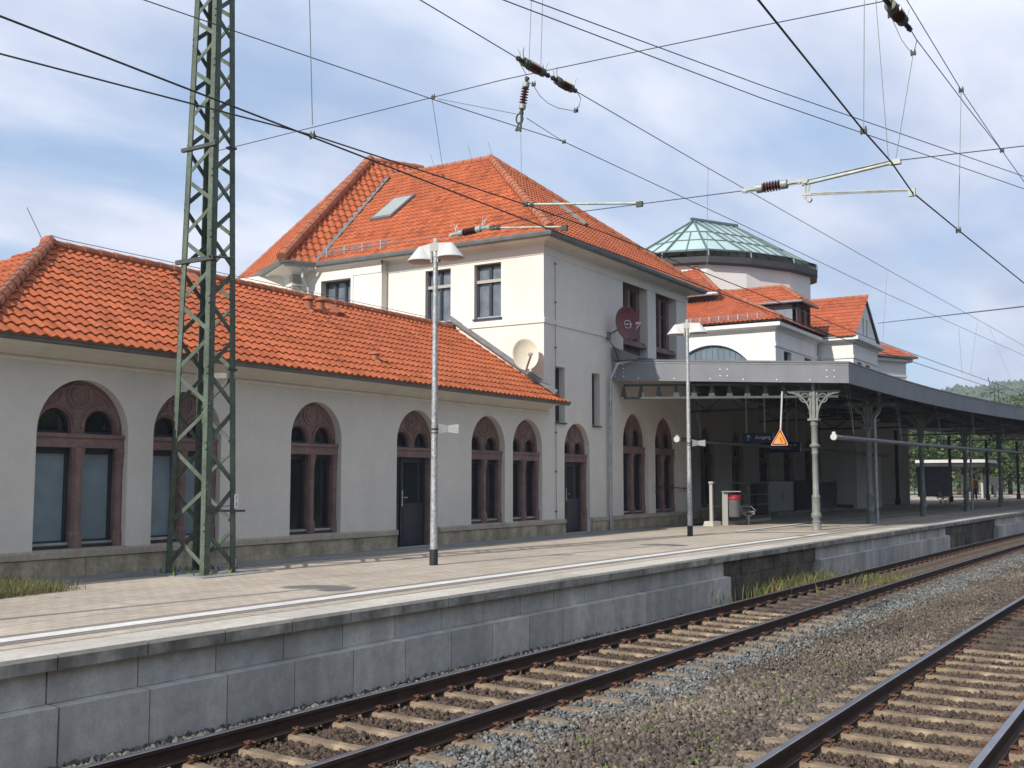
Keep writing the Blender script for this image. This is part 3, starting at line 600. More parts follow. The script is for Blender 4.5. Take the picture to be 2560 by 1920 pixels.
# cornice, soffit and gutter
cn = MB(); sweep(cn, [(XL-.1, YW+9), (XL-.1, YW), (26.1, YW)], [(-.05, 4.10), (.04, 4.12), (.05, 4.16), (.02, 4.20), (.06, 4.26), (.16, 4.33), (.34, 4.36), (.44, 4.40), (.44, 4.46), (-.05, 4.47)]); cn.build('cornice', 'trim', wing)
gt = MB(); sweep(gt, [(XL-.55, YW+8), (XL-.55, YW-.47), (26.35, YW-.47)], [(-.02, 4.375), (.04, 4.36), (.09, 4.385), (.115, 4.45), (.125, 4.455), (.125, 4.44), (.10, 4.37), (.045, 4.345), (-.02, 4.36)]); gt.build('gutter', 'zinc', wing)
RY, RZ = 18.10, 6.70; EY, EZ = 14.44, 4.42; XA = 12.5; sl_ = math.hypot(RY-EY, RZ-EZ); sv = V((0, RY-EY, RZ-EZ)).normalized()
bms = []; hipc = XA-(RY-EY)
tiled(bms, (hipc-.3, EY, EZ), (1, 0, 0), sv, 26.12-hipc+.3, sl_, [vplane((hipc, EY, 0), (XA, RY, 0), (20, 15, 0)), ((26.12, 0, 0), (1, 0, 0)), ((25.93, YW-.05, 0), (1, .0, 0)) if False else ((26.13, 0, 0), (1, 0, 0))])
tiled(bms, (hipc, EY+8, EZ), (0, -1, 0), V((XA-hipc, 0, RZ-EZ)), 8.3, sl_, [vplane((hipc, EY, 0), (XA, RY, 0), (hipc, 18, 0)), vplane((hipc, 2*RY-EY, 0), (XA, RY, 0), (hipc, 18, 0))])
finish_tiles(bms, 'roof_tiles', 'tile', wing)
bs = MB(); bs.add([(hipc, EY+.02, EZ-.02), (26.0, EY+.02, EZ-.02), (26.0, RY, RZ-.02), (XA, RY, RZ-.02), (26.0, 2*RY-EY, EZ), (hipc, 2*RY-EY, EZ)], [(0, 1, 2, 3), (3, 2, 4, 5), (0, 3, 5)]); bs.build('roof_boarding', 'slated', wing)
rg = MB(); ridge_line(rg, (XA, RY, RZ+.03), (26.0, RY, RZ+.03), .10); ridge_line(rg, (hipc+.05, EY+.05, EZ+.06), (XA, RY, RZ+.05), .105); rg.lathe([(.16, 0), (.15, .08), (.08, .15), (0, .17)], (XA, RY, RZ+.03), n=12); rg.build('ridge_tiles', 'ridge', wing)
lc = MB(); lc.tube([(hipc+.1, EY+.1, EZ+.24), (XA, RY-.05, RZ+.20), (XA+.3, RY, RZ+.19), (26, RY, RZ+.19)], .008, 4); lc.tube([(XA-.1, RY+.05, RZ+.1), (XA-.28, RY+.3, RZ+.72)], .008, 4); lc.build('lightning_rod', 'wirel', wing)
fl = MB(); sweep(fl, [(25.80, YW-.45, 4.62), (25.80, RY+.1, 6.98)], [(-.09, 0), (-.09, .05), (.06, .12), (.06, 0)]); fl.build('flashing', 'lead', wing)
def rz(y): return EZ+(y-EY)*(RZ-EZ)/(RY-EY)
def vent(pxx, pyy, label, hgt=.34, r=.10):
    # roof plane hit
    rdir = at(pxx, pyy, 'x', 10)-V((0, 0, CAMZ)); n = V((0, -(RZ-EZ), RY-EY)).normalized(); t = (V((0, EY, EZ))-V((0, 0, CAMZ))).dot(n)/rdir.dot(n); p = V((0, 0, CAMZ))+rdir*t
    v = MB(); v.lathe([(r*1.1, -.12), (r*1.05, .05), (r, hgt*.7), (r*1.5, hgt*.72), (r*1.45, hgt*.82), (r*.5, hgt), (0, hgt*1.02)], p, n=12); v.tube([p+V((0, -.14, -.12)), p+V((0, .1, .04))], .09, 8); return v.build('roof_vent', 'ridge', wing)
vent(771, 775, ''); vent(801, 778, ''); vent(938, 902, '', .20, .08); vent(432, 700, '', .16, .09)
def rhit(pxx, pyy):
    rdir = at(pxx, pyy, 'x', 10)-V((0, 0, CAMZ)); n = V((0, -(RZ-EZ), RY-EY)).normalized(); t = (V((0, EY, EZ))-V((0, 0, CAMZ))).dot(n)/rdir.dot(n); return V((0, 0, CAMZ))+rdir*t
for (q, wq) in (((492, 708), .3), ((838, 782), .3)):
    p = rhit(*q); v = MB(); v.bar(p+V((0, -.2, -.04)), p+V((0, .22, .22)), .26, .07); v.build('roof_vent', 'ridge', wing)
# ---------------------------------------------------------------- MAIN BUILDING
main = thing('station_building', 'two storey cream station block with steep orange hipped roof behind the lattice mast', 'building', (31, 17, PZ))
X0, X1 = 25.87, 36.07; ZT = 9.0
f = MB(TF)
U1 = (30.88, 32.74); U2 = (33.40, 35.15)
holes = [arch_pts(a, b_, 1.2, t-(b_-a)/2) for a, b_, t in WIN2]+[arch_pts(D2[0], D2[1], PZ+.001, D2[2]-(D2[1]-D2[0])/2), rect(26.49, 27.06, 3.92, 5.5), rect(28.72, 29.24, 3.92, 5.5), rect(U1[0], U1[1], 6.05, 8.78), rect(U2[0], U2[1], 6.05, 8.78)]
f.prism(rect(X0, X1, PZ-.02, ZT), 0, .45, holes, sides=True)
f.build('wall', 'plaster', main)
TS = lambda a, c, b: V((X0+c, a, b))             # south face: a = y, c inwards
s1 = MB(TS); SW = [(16.54*.9955, 17.47*.9955, 6.93, 8.53), (18.31*.9955, 19.24*.9955, 6.93, 8.53)]
s1.prism(rect(YW+.45, 20.62, PZ, ZT), 0, .4, [rect(*q) for q in SW])
xb = -.28
s1.prism(rect(20.62, 30, PZ, ZT), xb, .2, [rect(21.80, 23.02, 7.45, 8.55)]); s1.box((20.60, xb+.001, PZ), (20.62, .1, ZT))
s1.box((30, .1, 2), (30.3, 10, ZT))
wS = s1.build('wall', 'plaster', main); wS['label'] = 'sunlit cream end wall facing the wing roof'
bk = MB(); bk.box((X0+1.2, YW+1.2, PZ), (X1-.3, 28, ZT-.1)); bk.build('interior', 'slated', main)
e_ = MB(); e_.box((X1-.4, YW+.45, PZ), (X1, 27, ZT)); e_.build('wall', 'plaster', main)
for a, b_, t in WIN2: arched_window(main, TF, a, b_, t, zt=3.36, style='clear', ins=.2)
arched_window(main, TF, *D2, door=True)
courses(main, [(25.88, D2[0]-.02), (D2[1]+.02, X1+.02)], 0, 0, T=TF)
for a, b_, t in WIN2: sl = MB(TF); sl.box((a, -.06, 1.1), (b_, .22, 1.203)); sl.build('window_sill', 'plinthcap', main)
# slit windows
for a, b_ in ((26.49, 27.06), (28.72, 29.24)):
    q = MB(TF); q.prism(rect(a, b_, 3.92, 5.5), .20, .26, [rect(a+.07, b_-.07, 4.0, 5.43)]); o = q.build('slit_window', 'frame', main)
    q = MB(TF); q.add([(a+.05, .24, 3.98), (b_-.05, .24, 3.98), (b_-.05, .24, 5.45), (a+.05, .24, 5.45)], [(0, 1, 2, 3)]); q.build('glass', 'glass', o)
    q = MB(TF); q.box((a-.01, -.06, 3.875), (b_+.02, .2, 3.91)); q.build('sill', 'frame', o)
# big upper windows with sandstone surrounds
for a, b_ in (U1, U2):
    q = MB(TF); q.prism(rect(a-.01, b_+.01, 6.05, 8.79), .30, .44, [rect(a+.30, a+.30+.50, 6.80, 8.50), rect(b_-.80, b_-.30, 6.80, 8.50)])
    q.box((a, .10, 6.70), (b_, .32, 6.80)); q.box((a-.0, .03, 6.62), (b_+.0, .3, 6.705)); q.box((a+.2, .26, 6.8), (a+.3, .31, 8.5)); q.box((b_-.3, .26, 6.8), (b_-.2, .31, 8.5)); q.box(((a+b_)/2-.08, .24, 6.8), ((a+b_)/2+.08, .31, 8.5))
    o = q.build('upper_window', 'sand', main)
    q = MB(TF); q.add([(a+.25, .40, 6.75), (b_-.25, .40, 6.75), (b_-.25, .40, 8.55), (a+.25, .40, 8.55)], [(0, 1, 2, 3)]); q.build('glass', 'glass', o)
    q = MB(TF)
    for (p, r_) in ((a+.30, a+.80), (b_-.80, b_-.30)): q.prism(rect(p, r_, 6.8, 8.5), .36, .39, [rect(p+.05, r_-.05, 6.87, 7.92), rect(p+.05, r_-.05, 8.0, 8.44)])
    q.build('frame', 'frame', o)
def side_window(T, a, b_, z0, z1, panes, zt=None, c=.16, name='side_window', glass='curtain', sill=True, parent=None):
    q = MB(T); ww = (b_-a)/panes; hs = []
    for i in range(panes):
        p0 = a+i*ww+.05; p1 = a+(i+1)*ww-.05
        if zt: hs += [rect(p0, p1, z0+.09, zt-.05), rect(p0, p1, zt+.05, z1-.07)]
        else: hs.append(rect(p0, p1, z0+.09, z1-.07))
    q.prism(rect(a, b_, z0, z1), c, c+.07, hs)
    for i in range(1, panes): q.box((a+i*ww-.02, c-.02, z0+.05), (a+i*ww+.02, c+.01, z1-.04))
    o = q.build(name, 'frame', parent)
    q = MB(T); q.add([(a+.03, c+.05, z0+.05), (b_-.03, c+.05, z0+.05), (b_-.03, c+.05, z1-.05), (a+.03, c+.05, z1-.05)], [(0, 1, 2, 3)]); q.build('glass', glass, o)
    if zt: q = MB(T); q.box((a+.02, c-.05, zt-.045), (b_-.02, c+.01, zt+.045)); q.build('transom', 'binp', o)
    if sill: q = MB(T); q.box((a-.04, -.05, z0-.05), (b_+.03, c+.02, z0)); q.build('sill', 'frame', o)
    q = MB(T); q.box((a+.03, c-.03, z0+.03), (b_-.03, c+.005, z0+.07)); q.build('sill_rail', 'zincl', o)
    return o
for a, b_, z0, z1 in SW: side_window(TS, a, b_, z0, z1, 2, zt=8.03, parent=main)
TS2 = lambda a, c, b: V((X0+xb+c, a, b))
side_window(TS2, 21.80, 23.02, 7.45, 8.55, 3, c=.22, parent=main)
ss = MB(TS2); ss.prism(rect(21.72, 23.42, 7.40, 8.66), -.03, .01, [rect(21.80, 23.02, 7.45, 8.55)]); ss.build('window_surround', 'plaster2', main)
bt = MB(); sweep(bt, [(X0, 20.6), (X0, YW), (29.9, YW)], [(-.02, 6.66), (.035, 6.67), (.035, 6.80), (-.02, 6.84)]); sweep(bt, [(X0, 20.6), (X0, YW), (X1, YW)], [(-.02, 8.60), (.022, 8.61), (.022, 8.95), (-.02, 8.95)])
sweep(bt, [(X0+xb, 24), (X0+xb, 20.6)], [(-.02, 8.60), (.022, 8.61), (.022, 8.95), (-.02, 8.95)])
bt.build('belt_course', 'plaster', main)
cn = MB(); PRC = [(-.05, 8.86), (.05, 8.88), (.10, 8.95), (.34, 9.00), (.38, 8.96), (.44, 8.96), (.44, 9.09), (-.05, 9.10)]
sweep(cn, [(X0, 23.4), (X0, YW), (X1, YW), (X1, 23)], PRC)
sweep(cn, [(X0+xb, 23.25), (X0+xb, 20.6)], [(-.05, 8.86), (.05, 8.88), (.08, 8.94), (.159, 8.99), (.159, 9.08), (-.05, 9.09)]); cn.build('cornice', 'trim', main)
gt = MB(); PG = [(-.03, 9.02), (.03, 9.01), (.09, 9.04), (.115, 9.12), (.125, 9.12), (.12, 9.08), (.095, 9.01), (.04, 8.985), (-.03, 9.0)]
sweep(gt, [(X0-.46, 23.1), (X0-.46, YW-.46), (X1+.46, YW-.46), (X1+.46, 24)], PG); gt.build('gutter', 'zinc', main)
ex0, ex1, ey0 = X0-.50, X1+.50, YW-.50; AZ = 13.45; ez = 9.10; rx = (ex0+ex1)/2; run = rx-ex0; ay = ey0+run; pit = V((run, 0, AZ-ez)).normalized(); ln = math.hypot(run, AZ-ez)
bms = []
tiled(bms, (ex0, 31, ez), (0, -1, 0), V((run, 0, AZ-ez)), 31-ey0+.1, ln, [vplane((ex0, ey0, 0), (rx, ay, 0), (ex0, 25, 0)), vplane((25.4, 23.17, 0), (30.9, 24.6, 0), (25.5, 18, 0)), ((0, 25.7, 0), (0, 1, 0))])
tiled(bms, (ex0, ey0, ez), (1, 0, 0), V((0, run, AZ-ez)), ex1-ex0, ln, [vplane((ex0, ey0, 0), (rx, ay, 0), (rx, ey0, 0)), vplane((ex1, ey0, 0), (rx, ay, 0), (rx, ey0, 0))])
tiled(bms, (ex1, ey0, ez), (0, 1, 0), V((-run, 0, AZ-ez)), 10.6, ln, [vplane((ex1, ey0, 0), (rx, ay, 0), (ex1, 25, 0))])
finish_tiles(bms, 'roof_tiles', 'tile', main)
bs = MB(); k = -.03; bs.add([(ex0, ey0, ez+k), (ex1, ey0, ez+k), (rx, ay, AZ+k), (rx, 24.7, AZ+k), (ex0, 23.1, ez+k), (ex1, 29, ez+k)], [(0, 1, 2), (0, 2, 3, 4), (1, 5, 3, 2)]); bs.build('roof_boarding', 'slated', main)
rg = MB(); ridge_line(rg, (ex0, ey0, ez+.08), (rx, ay, AZ+.04), .13); ridge_line(rg, (ex1, ey0, ez+.08), (rx, ay, AZ+.04), .11); ridge_line(rg, (rx, ay, AZ+.02), (rx, 25.6, AZ+.02), .10)
# rear block, turned 30 degrees
ph = math.radians(-30); bu = V((math.cos(ph), math.sin(ph), 0)); bv = V((-bu.y, bu.x, 0)); G0 = V((24.47, 23.68, ez)); AP = V((30.75, 25.36, 14.15)); hb = (AP-G0).dot(bu)
FC = G0+bv*2*hb; sL = math.hypot(hb, AP.z-ez)
bms = []
tiled(bms, FC, -bv, bu*hb+V((0, 0, AP.z-ez)), 2*hb, sL, [vplane(G0, AP, G0+bv*hb), vplane(FC, AP, G0+bv*hb)], cw=.22, rl=.34)
tiled(bms, G0, bu, bv*hb+V((0, 0, AP.z-ez)), hb+3.0, sL, [vplane(G0, AP, G0+bu*hb), vplane((25.4, 23.12, 0), (30.9, 24.52, 0), (25, 24.5, 0)), (AP+bu*2.15, bu)], cw=.26, rl=.36, hh=.05)
tiled(bms, G0+bv*3.95+V((0, 0, 3.95*(AP.z-ez)/hb+.02)), bu, bv*hb+V((0, 0, AP.z-ez)), hb+2.15, sL*(hb-3.95)/hb, [vplane(G0, AP, G0+bu*hb)], cw=.26, rl=.36, hh=.05)
finish_tiles(bms, 'roof_tiles', 'tile', main)
bs = MB(); bs.add([G0, FC, AP, AP+bu*2.1, V((25.5, 23.2, 9.15)), V((30.9, 24.6, 13.3)), FC+bu*7.5], [(0, 1, 2), (0, 2, 3, 5, 4), (1, 6, 3, 2)]); 
for i_ in range(len(bs.v)): bs.v[i_] = (bs.v[i_][0], bs.v[i_][1], bs.v[i_][2]-.04)
bs.build('roof_boarding', 'slated', main)
ridge_line(rg, G0+V((0, 0, .10)), AP+V((0, 0, .06)), .16); ridge_line(rg, FC, AP+V((0, 0, .03)), .11); ridge_line(rg, AP+V((0, 0, .02)), AP+bu*2.1, .12)
rg.build('ridge_tiles', 'ridge', main)
vl = MB(); vl.bar((25.46, 23.16, 9.22), (30.8, 24.56, 13.44), .20, .03); vl.build('valley_flashing', 'lead', main)
W0 = G0+bu*.5+bv*.5; wz = MB(); q0 = W0; q1 = FC+bu*.5-bv*.5; q2 = W0+bu*1.1
wz.prism if False else None
for p, q in ((q1, q0), (q0, q2)):
    d = (q-p).normalized(); nn = V((-d.y, d.x, 0))
    wz.hexa([(p.x, p.y, PZ), (q.x, q.y, PZ), (q.x+nn.x*.3, q.y+nn.y*.3, PZ), (p.x+nn.x*.3, p.y+nn.y*.3, PZ), (p.x, p.y, ZT), (q.x, q.y, ZT), (q.x+nn.x*.3, q.y+nn.y*.3, ZT), (p.x+nn.x*.3, p.y+nn.y*.3, ZT)])
wz.build('wall', 'plaster', main)
cn = MB(); sweep(cn, [(q1.x, q1.y), (q0.x, q0.y), (q2.x-.35, q2.y+.2)], [(-.05, 8.80), (.03, 8.82), (.04, 8.88), (.30, 8.97), (.36, 8.93), (.42, 8.95), (.42, 9.07), (-.05, 9.08)])
sweep(cn, [(q1.x, q1.y), (q0.x, q0.y), (q2.x, q2.y)], [(-.05, 8.44), (.02, 8.44), (.03, 8.50), (-.05, 8.52)])
cn.build('cornice', 'plaster2', main)
gt = MB(); g1 = G0-bu*.02; sweep(gt, [(FC.x, FC.y), (G0.x, G0.y), (25.45, 23.05)], PG); gt.build('gutter', 'zinc', main)
dp = MB(); a = V((25.1, 23.38, 9.02)); dp.lathe([(.14, .0), (.13, -.08), (.05, -.24)][::-1], a, n=10); dp.tube([a+V((0, 0, -.2)), a+V((0, 0, -.35)), a+V((.28, .02, -.62)), a+V((.30, .02, -.8)), a+V((.30, .02, -4))], .055, 8); dp.build('downpipe', 'zincl', main)
# snow guards
def snow_guard(parent, p0, p1, up, h=.22, posts=4):
    s = MB(); p0 = V(p0); p1 = V(p1); n = V((0, 0, 1))
    for k in range(4): s.tube([p0+n*(.06+k*h/3.5), p1+n*(.06+k*h/3.5)], .008, 4)
    m = int((p1-p0).length/.09)
    for i in range(m+1): q = p0+(p1-p0)*i/m; s.tube([q+n*.04, q+n*(.06+h*.86)], .004, 3)
    for i in range(posts): q = p0+(p1-p0)*(i+.3)/posts; s.bar(q+n*-.02, q+n*(h+.05), .03, .02); s.bar(q+n*h, q+V(up)*.3, .02, .02)
    return s.build('snow_guard', 'zincl', parent)
snow_guard(main, (ex0+.28, 23.1, ez+.25), (ex0+.28, 20.2, ez+.25), (1, 0, .8))
# skylights
def on_slope(pxx, pyy, p0, n):
    rdir = at(pxx, pyy, 'x', 10)-V((0, 0, CAMZ)); n = V(n).normalized(); t = (V(p0)-V((0, 0, CAMZ))).dot(n)/rdir.dot(n); return V((0, 0, CAMZ))+rdir*t
def skylight(parent, cs, n, label=None):
    n = V(n).normalized(); cs = [V(c) for c in cs]; c0 = sum(cs, V((0, 0, 0)))/4; q = MB()
    q.hexa([c+n*.0 for c in cs]+[c+n*.11 for c in cs]); o = q.build('skylight', 'zinc', parent)
    q = MB(); ins_ = [c0+(c-c0)*.86+n*.118 for c in cs]; q.add(ins_, [(0, 1, 2, 3)]); q.build('glass', 'skyglass', o); return o
ns = V((-(AZ-ez), 0, run)); P0 = (ex0, 20, ez)
A_ = on_slope(927, 555, P0, ns); B_ = on_slope(1040, 492, P0, ns)
skylight(main, [(A_.x, A_.y, A_.z), (A_.x, B_.y, A_.z), (B_.x, B_.y, B_.z), (B_.x, A_.y, B_.z)], ns)
nf = V((0, -(AZ-ez), run)); P1 = (30, ey0, ez); A_ = on_slope(1458, 563, P1, nf); B_ = on_slope(1384, 507, P1, nf)
skylight(main, [(B_.x, A_.y, A_.z), (A_.x+.05, A_.y, A_.z), (A_.x+.05, B_.y, B_.z), (B_.x, B_.y, B_.z)], nf)
lr_ = MB()
for q in ((rx, ay-.1, AZ), (rx+.1, 22.6, AZ), (rx, 20.9, AZ)): lr_.tube([V(q), V(q)+V((-.15, .1, .55))], .008, 4)
lr_.tube([(25.85+.62, YW-.03, 8.5), (25.87+.62, YW-.03, 1.2)], .008, 4)
for z in (8.4, 7.3, 6.0, 4.8, 3.6, 2.5, 1.4): lr_.box((26.46, YW-.05, z), (26.52, YW, z+.04))
lr_.build('lightning_rod', 'wirel', main)
dp = MB(); dp.tube([(31.2, 14.2, 5.75), (30.4, 14.45, 5.98), (29.85, 14.75, 5.85), (29.72, 14.92, 5.4), (29.70, 14.95, 3), (29.70, 14.95, PZ)], .05, 8); dp.tube([(29.86, 14.98, 5.5), (29.84, 14.98, PZ)], .022, 6); dp.build('downpipe', 'zincl', main)
# satellite dishes
def dish(name, c, nrm, rx_, rz_, m, label, arm, logo=None, mount=None):
    nrm = V(nrm).normalized(); sx = nrm.cross(V((0, 0, 1))).normalized(); sy = sx.cross(nrm); c = V(c); s = MB(); n = 28; vs = [c-nrm*.10]; 
    rings = [(.3, -.092), (.6, -.068), (.85, -.032), (.97, 0), (1.0, .0), (1.0, -.02), (.95, -.03), (.6, -.085), (.3, -.11)]
    vs = []; fs = []
    for f_, d in rings:
        for k in range(n): a = 2*math.pi*k/n; vs.append(c+sx*math.cos(a)*rx_*f_+sy*math.sin(a)*rz_*f_+nrm*d)
    for i in range(len(rings)-1):
        for k in range(n): fs.append((i*n+k, i*n+(k+1) % n, (i+1)*n+(k+1) % n, (i+1)*n+k))
    fs.append(tuple(range(n))); fs.append(tuple((len(rings)-1)*n+k for k in range(n-1, -1, -1)))
    t = thing('satellite_dish', label, 'satellite dish', c, 'satellite dishes on the station walls'); s.add(vs, fs); r_ = s.build('reflector', m, t, smooth=True)
    a = MB(); low = c-sy*rz_*.97; foc = c+nrm*(arm+.12)-sy*rz_*.38; a.bar(low-nrm*.05, foc, .045, .05); a.build('feed_arm', 'zincl' if m == 'ivory' else 'binm', t)
    a = MB(); a.tube([foc+(c-foc)*-.06, foc+(c-foc)*.20], .045, 8); a.lathe([(.05, 0), (.055, .05), (.03, .09)], foc+(c-foc)*.2, c-foc, 8); a.build('receiver', 'binp' if m == 'ivory' else 'binm', t)
    if mount: a = MB(); a.tube([c-nrm*.1, V(mount)], .03, 6); a.box(V(mount)-V((.08, .08, .12)), V(mount)+V((.08, .02, .12))); a.build('bracket', 'zinc', t)
    return t, sx, sy, nrm, c
dish('sat', (25.3, 15.30, 5.73), (-.70, -.70, .16), .37, .45, 'ivory', 'cream satellite dish on the sunlit end wall above the wing roof', .5, mount=(25.85, 15.45, 5.6))
T_ = dish('sat', (30.0, 14.45, 7.10), (-.52, -.84, .16), .44, .55, 'reddish', 'dark red satellite dish with a white logo beside the upper windows', .55, mount=(29.75, 15.03, 6.72))
t, sx, sy, nrm, c = T_
a = MB(); rr = .125; o_ = c-sx*.0-nrm*.085; a.tube([o_+sx*(rr*math.cos(q)-.04)+sy*rr*math.sin(q) for q in np.linspace(.5, 5.8, 24)], .010, 5); a.build('logo_ring', 'signw', t)
def text(body, size, T4, m, parent, name='lettering', align='LEFT', ext=.002):
    cu = bpy.data.curves.new('txt', 'FONT'); cu.body = body; cu.size = size; cu.extrude = ext; cu.align_x = align; cu.align_y = 'CENTER'
    to = bpy.data.objects.new('txt', cu); COL.objects.link(to); dg = bpy.context.evaluated_depsgraph_get(); dg.update(); me = bpy.data.meshes.new_from_object(to.evaluated_get(dg)); bpy.data.objects.remove(to)
    me.transform(T4); me.materials.clear(); me.materials.append(M[m]); return link(name, me, parent)
def frame4(o, x, y): z = x.cross(y); return Matrix(((x.x, y.x, z.x, o.x), (x.y, y.y, z.y, o.y), (x.z, y.z, z.z, o.z), (0, 0, 0, 1)))
text('Kathrein', .078, frame4(c-nrm*.075-sx*-.0+sx*-.10, sx, sy) if sx.dot(V((0, -1, 0))) > 0 else frame4(c-nrm*.075+sx*.10, -sx, sy), 'signw', t)
cb = MB(); cb.tube([(29.78, 15.0, 6.6), (29.85, 14.85, 6.35), (30.0, 14.8, 6.0), (30.1, 14.9, 5.9)], .014, 5); cb.build('cable', 'black', t)
# ---------------------------------------------------------------- ENTRANCE HALL
hall = thing('station_hall', 'white entrance hall with red tiled roofs, slate dormer and gable above the grey canopy', 'building', (54, 18, PZ))
HY = 16.6; HX = 50.7; TH = lambda a, c, b: V((a, HY+c, b)); TG = lambda a, c, b: V((HX+c, a, b)); GY = 14.75; GX0, GX1 = 57.87, 63.2
q = MB(TH); sc_ = (HY-0)/15.05
OPN = [(41.0, 42.5, 4.45), (44.55, 46.0, 4.45), (48.05, 49.5, 4.45), (51.6, 53.0, 4.45), (55.0, 56.4, 4.45)]
lowh = [arch_pts(a, b_, 1.2, t-(b_-a)/2, 10) for a, b_, t in OPN]
q.prism(rect(36.07, GX0, PZ-.02, 6.9), 0, .35, lowh[:3]+lowh[3:]); o = q.build('wall', 'plaster_shade', hall); o['label'] = 'plaster wall under the canopy with shade put into its colour'; q = MB(TH)
q.prism(rect(HX, GX0, 6.9, 9.75), 0, .35, [rect(51.95, 53.15, 7.2, 8.62), rect(55.35, 56.6, 7.2, 8.62)]); q.build('wall', 'plaster2', hall)
q = MB(TG); AR = [(19.9+2.48*math.cos(math.radians(a)), 6.5+2.48*math.sin(math.radians(a))) for a in range(8, 173, 6)]
q.prism(rect(HY+.35, 27, 6.0, 9.75), 0, .35, [AR[:]]); o = q.build('wall', 'plaster2', hall); o['label'] = 'sunlit white end wall with a large boarded arch'
q = MB(TG); q.prism([(19.9+(p[0]-19.9)*1.01, 6.5+(p[1]-6.5)*1.01) for p in AR], .18, .25)
y = 17.5
while y < 22.3: q.box((y-.02, .15, 6.6), (y+.02, .19, 6.5+math.sqrt(max(.01, 2.48**2-(y-19.9)**2))-.02)); y += .30
q.build('arch_boarding', 'door2', hall)
for a, b_, t in OPN: arched_window(hall, TH, a, b_, t, zt=3.3, ins=.2)
for a, b_ in ((51.95, 53.15), (55.35, 56.6)): side_window(TH, a, b_, 7.2, 8.62, 2, c=.2, parent=hall, name='window', glass='glass')
courses(hall, [(36.1, GX0)], 0, 0, T=TH)
q = MB(lambda a, c, b: V((GX0+c, a, b))); q.prism(rect(GY+.302, HY, PZ, 9.75), 0, .3); q.build('wall', 'plaster2', hall)
TGE = lambda a, c, b: V((a, GY+c, b)); mx_ = (GX0+GX1)/2
q = MB(TGE); q.prism([(GX0, PZ), (GX1, PZ), (GX1, 9.9), (mx_, 12.25), (GX0, 9.9)], 0, .3, [rect(58.7, 59.6, 7.2, 8.6), rect(60.5, 61.4, 7.2, 8.6), arch_pts(60.0, 60.3, 10.2, 11.0, 8), arch_pts(60.75, 61.05, 10.2, 11.0, 8)]); q.build('gable_wall', 'plaster2', hall)
for a in (58.7, 60.5): side_window(TGE, a, a+.9, 7.2, 8.6, 2, c=.2, parent=hall, name='window', glass='glass')
for a in (60.0, 60.75): q = MB(TGE); q.add([(a, .2, 10.2), (a+.3, .2, 10.2), (a+.3, .2, 11.3), (a, .2, 11.3)], [(0, 1, 2, 3)]); q.build('gable_slit', 'slated', hall)
cn = MB(); PH = [(-.05, 9.50), (.05, 9.52), (.08, 9.60), (.26, 9.70), (.30, 9.66), (.36, 9.68), (.36, 9.86), (-.05, 9.88)]
sweep(cn, [(HX, 26), (HX, HY), (GX0, HY), (GX0, GY), (GX1, GY), (GX1, HY)], PH); sweep(cn, [(HX, HY+.08), (HX, HY), (GX0, HY), (GX0, GY), (GX1, GY)], [(-.02, 8.72), (.045, 8.72), (.055, 8.86), (-.02, 8.9)]); cn.build('cornice', 'plaster2', hall)
gt = MB(); PGH = [(a+.36-.02, b_+.86) for a, b_ in [(-.03, 0.02), (.03, .01), (.09, .04), (.115, .16), (.125, .16), (.12, .08), (.095, .01), (.04, -.015), (-.03, 0)]]
sweep(gt, [(HX, 26), (HX, HY), (GX0, HY), (GX0, GY+.1)], PGH); gt.build('gutter', 'zinc', hall)
dp = MB(); dp.tube([(GX0-.12, HY-.14, 9.9), (GX0-.12, HY-.1, 9.4), (GX0-.12, HY-.1, 6)], .05, 8); dp.build('downpipe', 'zincl', hall)
hx0, hy0, hz = HX-.45, HY-.45, 9.98; ps = .52
bms = []
tiled(bms, (hx0, 27, hz), (0, -1, 0), (1, 0, ps), 27-hy0, 5.4, [vplane((hx0, hy0, 0), (hx0+5, hy0+5, 0), (hx0, 25, 0))], cw=.24, rl=.34)
tiled(bms, (hx0, hy0, hz), (1, 0, 0), (0, 1, ps), 8.5, 6.5, [vplane((hx0, hy0, 0), (hx0+5, hy0+5, 0), (60, hy0, 0)), ((GX0+.2, 0, 0), (1, 0, 0))], cw=.24, rl=.34)
hg = 2.66+.42; gz = 9.80; rg_ = (12.35-gz)/hg
tiled(bms, (GX0-.42, 20.5, gz+.05), (0, -1, 0), (1, 0, rg_), 20.5-GY+.10, hg*math.hypot(1, rg_), [vplane((GX0, HY-.4, 0), (GX0+3, HY-.4+3*rg_/ps, 0), (GX0, GY, 0))], cw=.24, rl=.34)
tiled(bms, (GX1+.42, GY-.08, gz+.05), (0, 1, 0), (-1, 0, rg_), 6, hg*math.hypot(1, rg_), cw=.24, rl=.34)
# upper roof
ux, uy, uz = 53.1, 20.35, 12.05
tiled(bms, (ux, 29, uz), (0, -1, 0), (1, 0, .78), 29-uy, 5.0, [vplane((ux, uy, 0), (ux+5, uy+4.6, 0), (ux, 27, 0))], cw=.24, rl=.34)
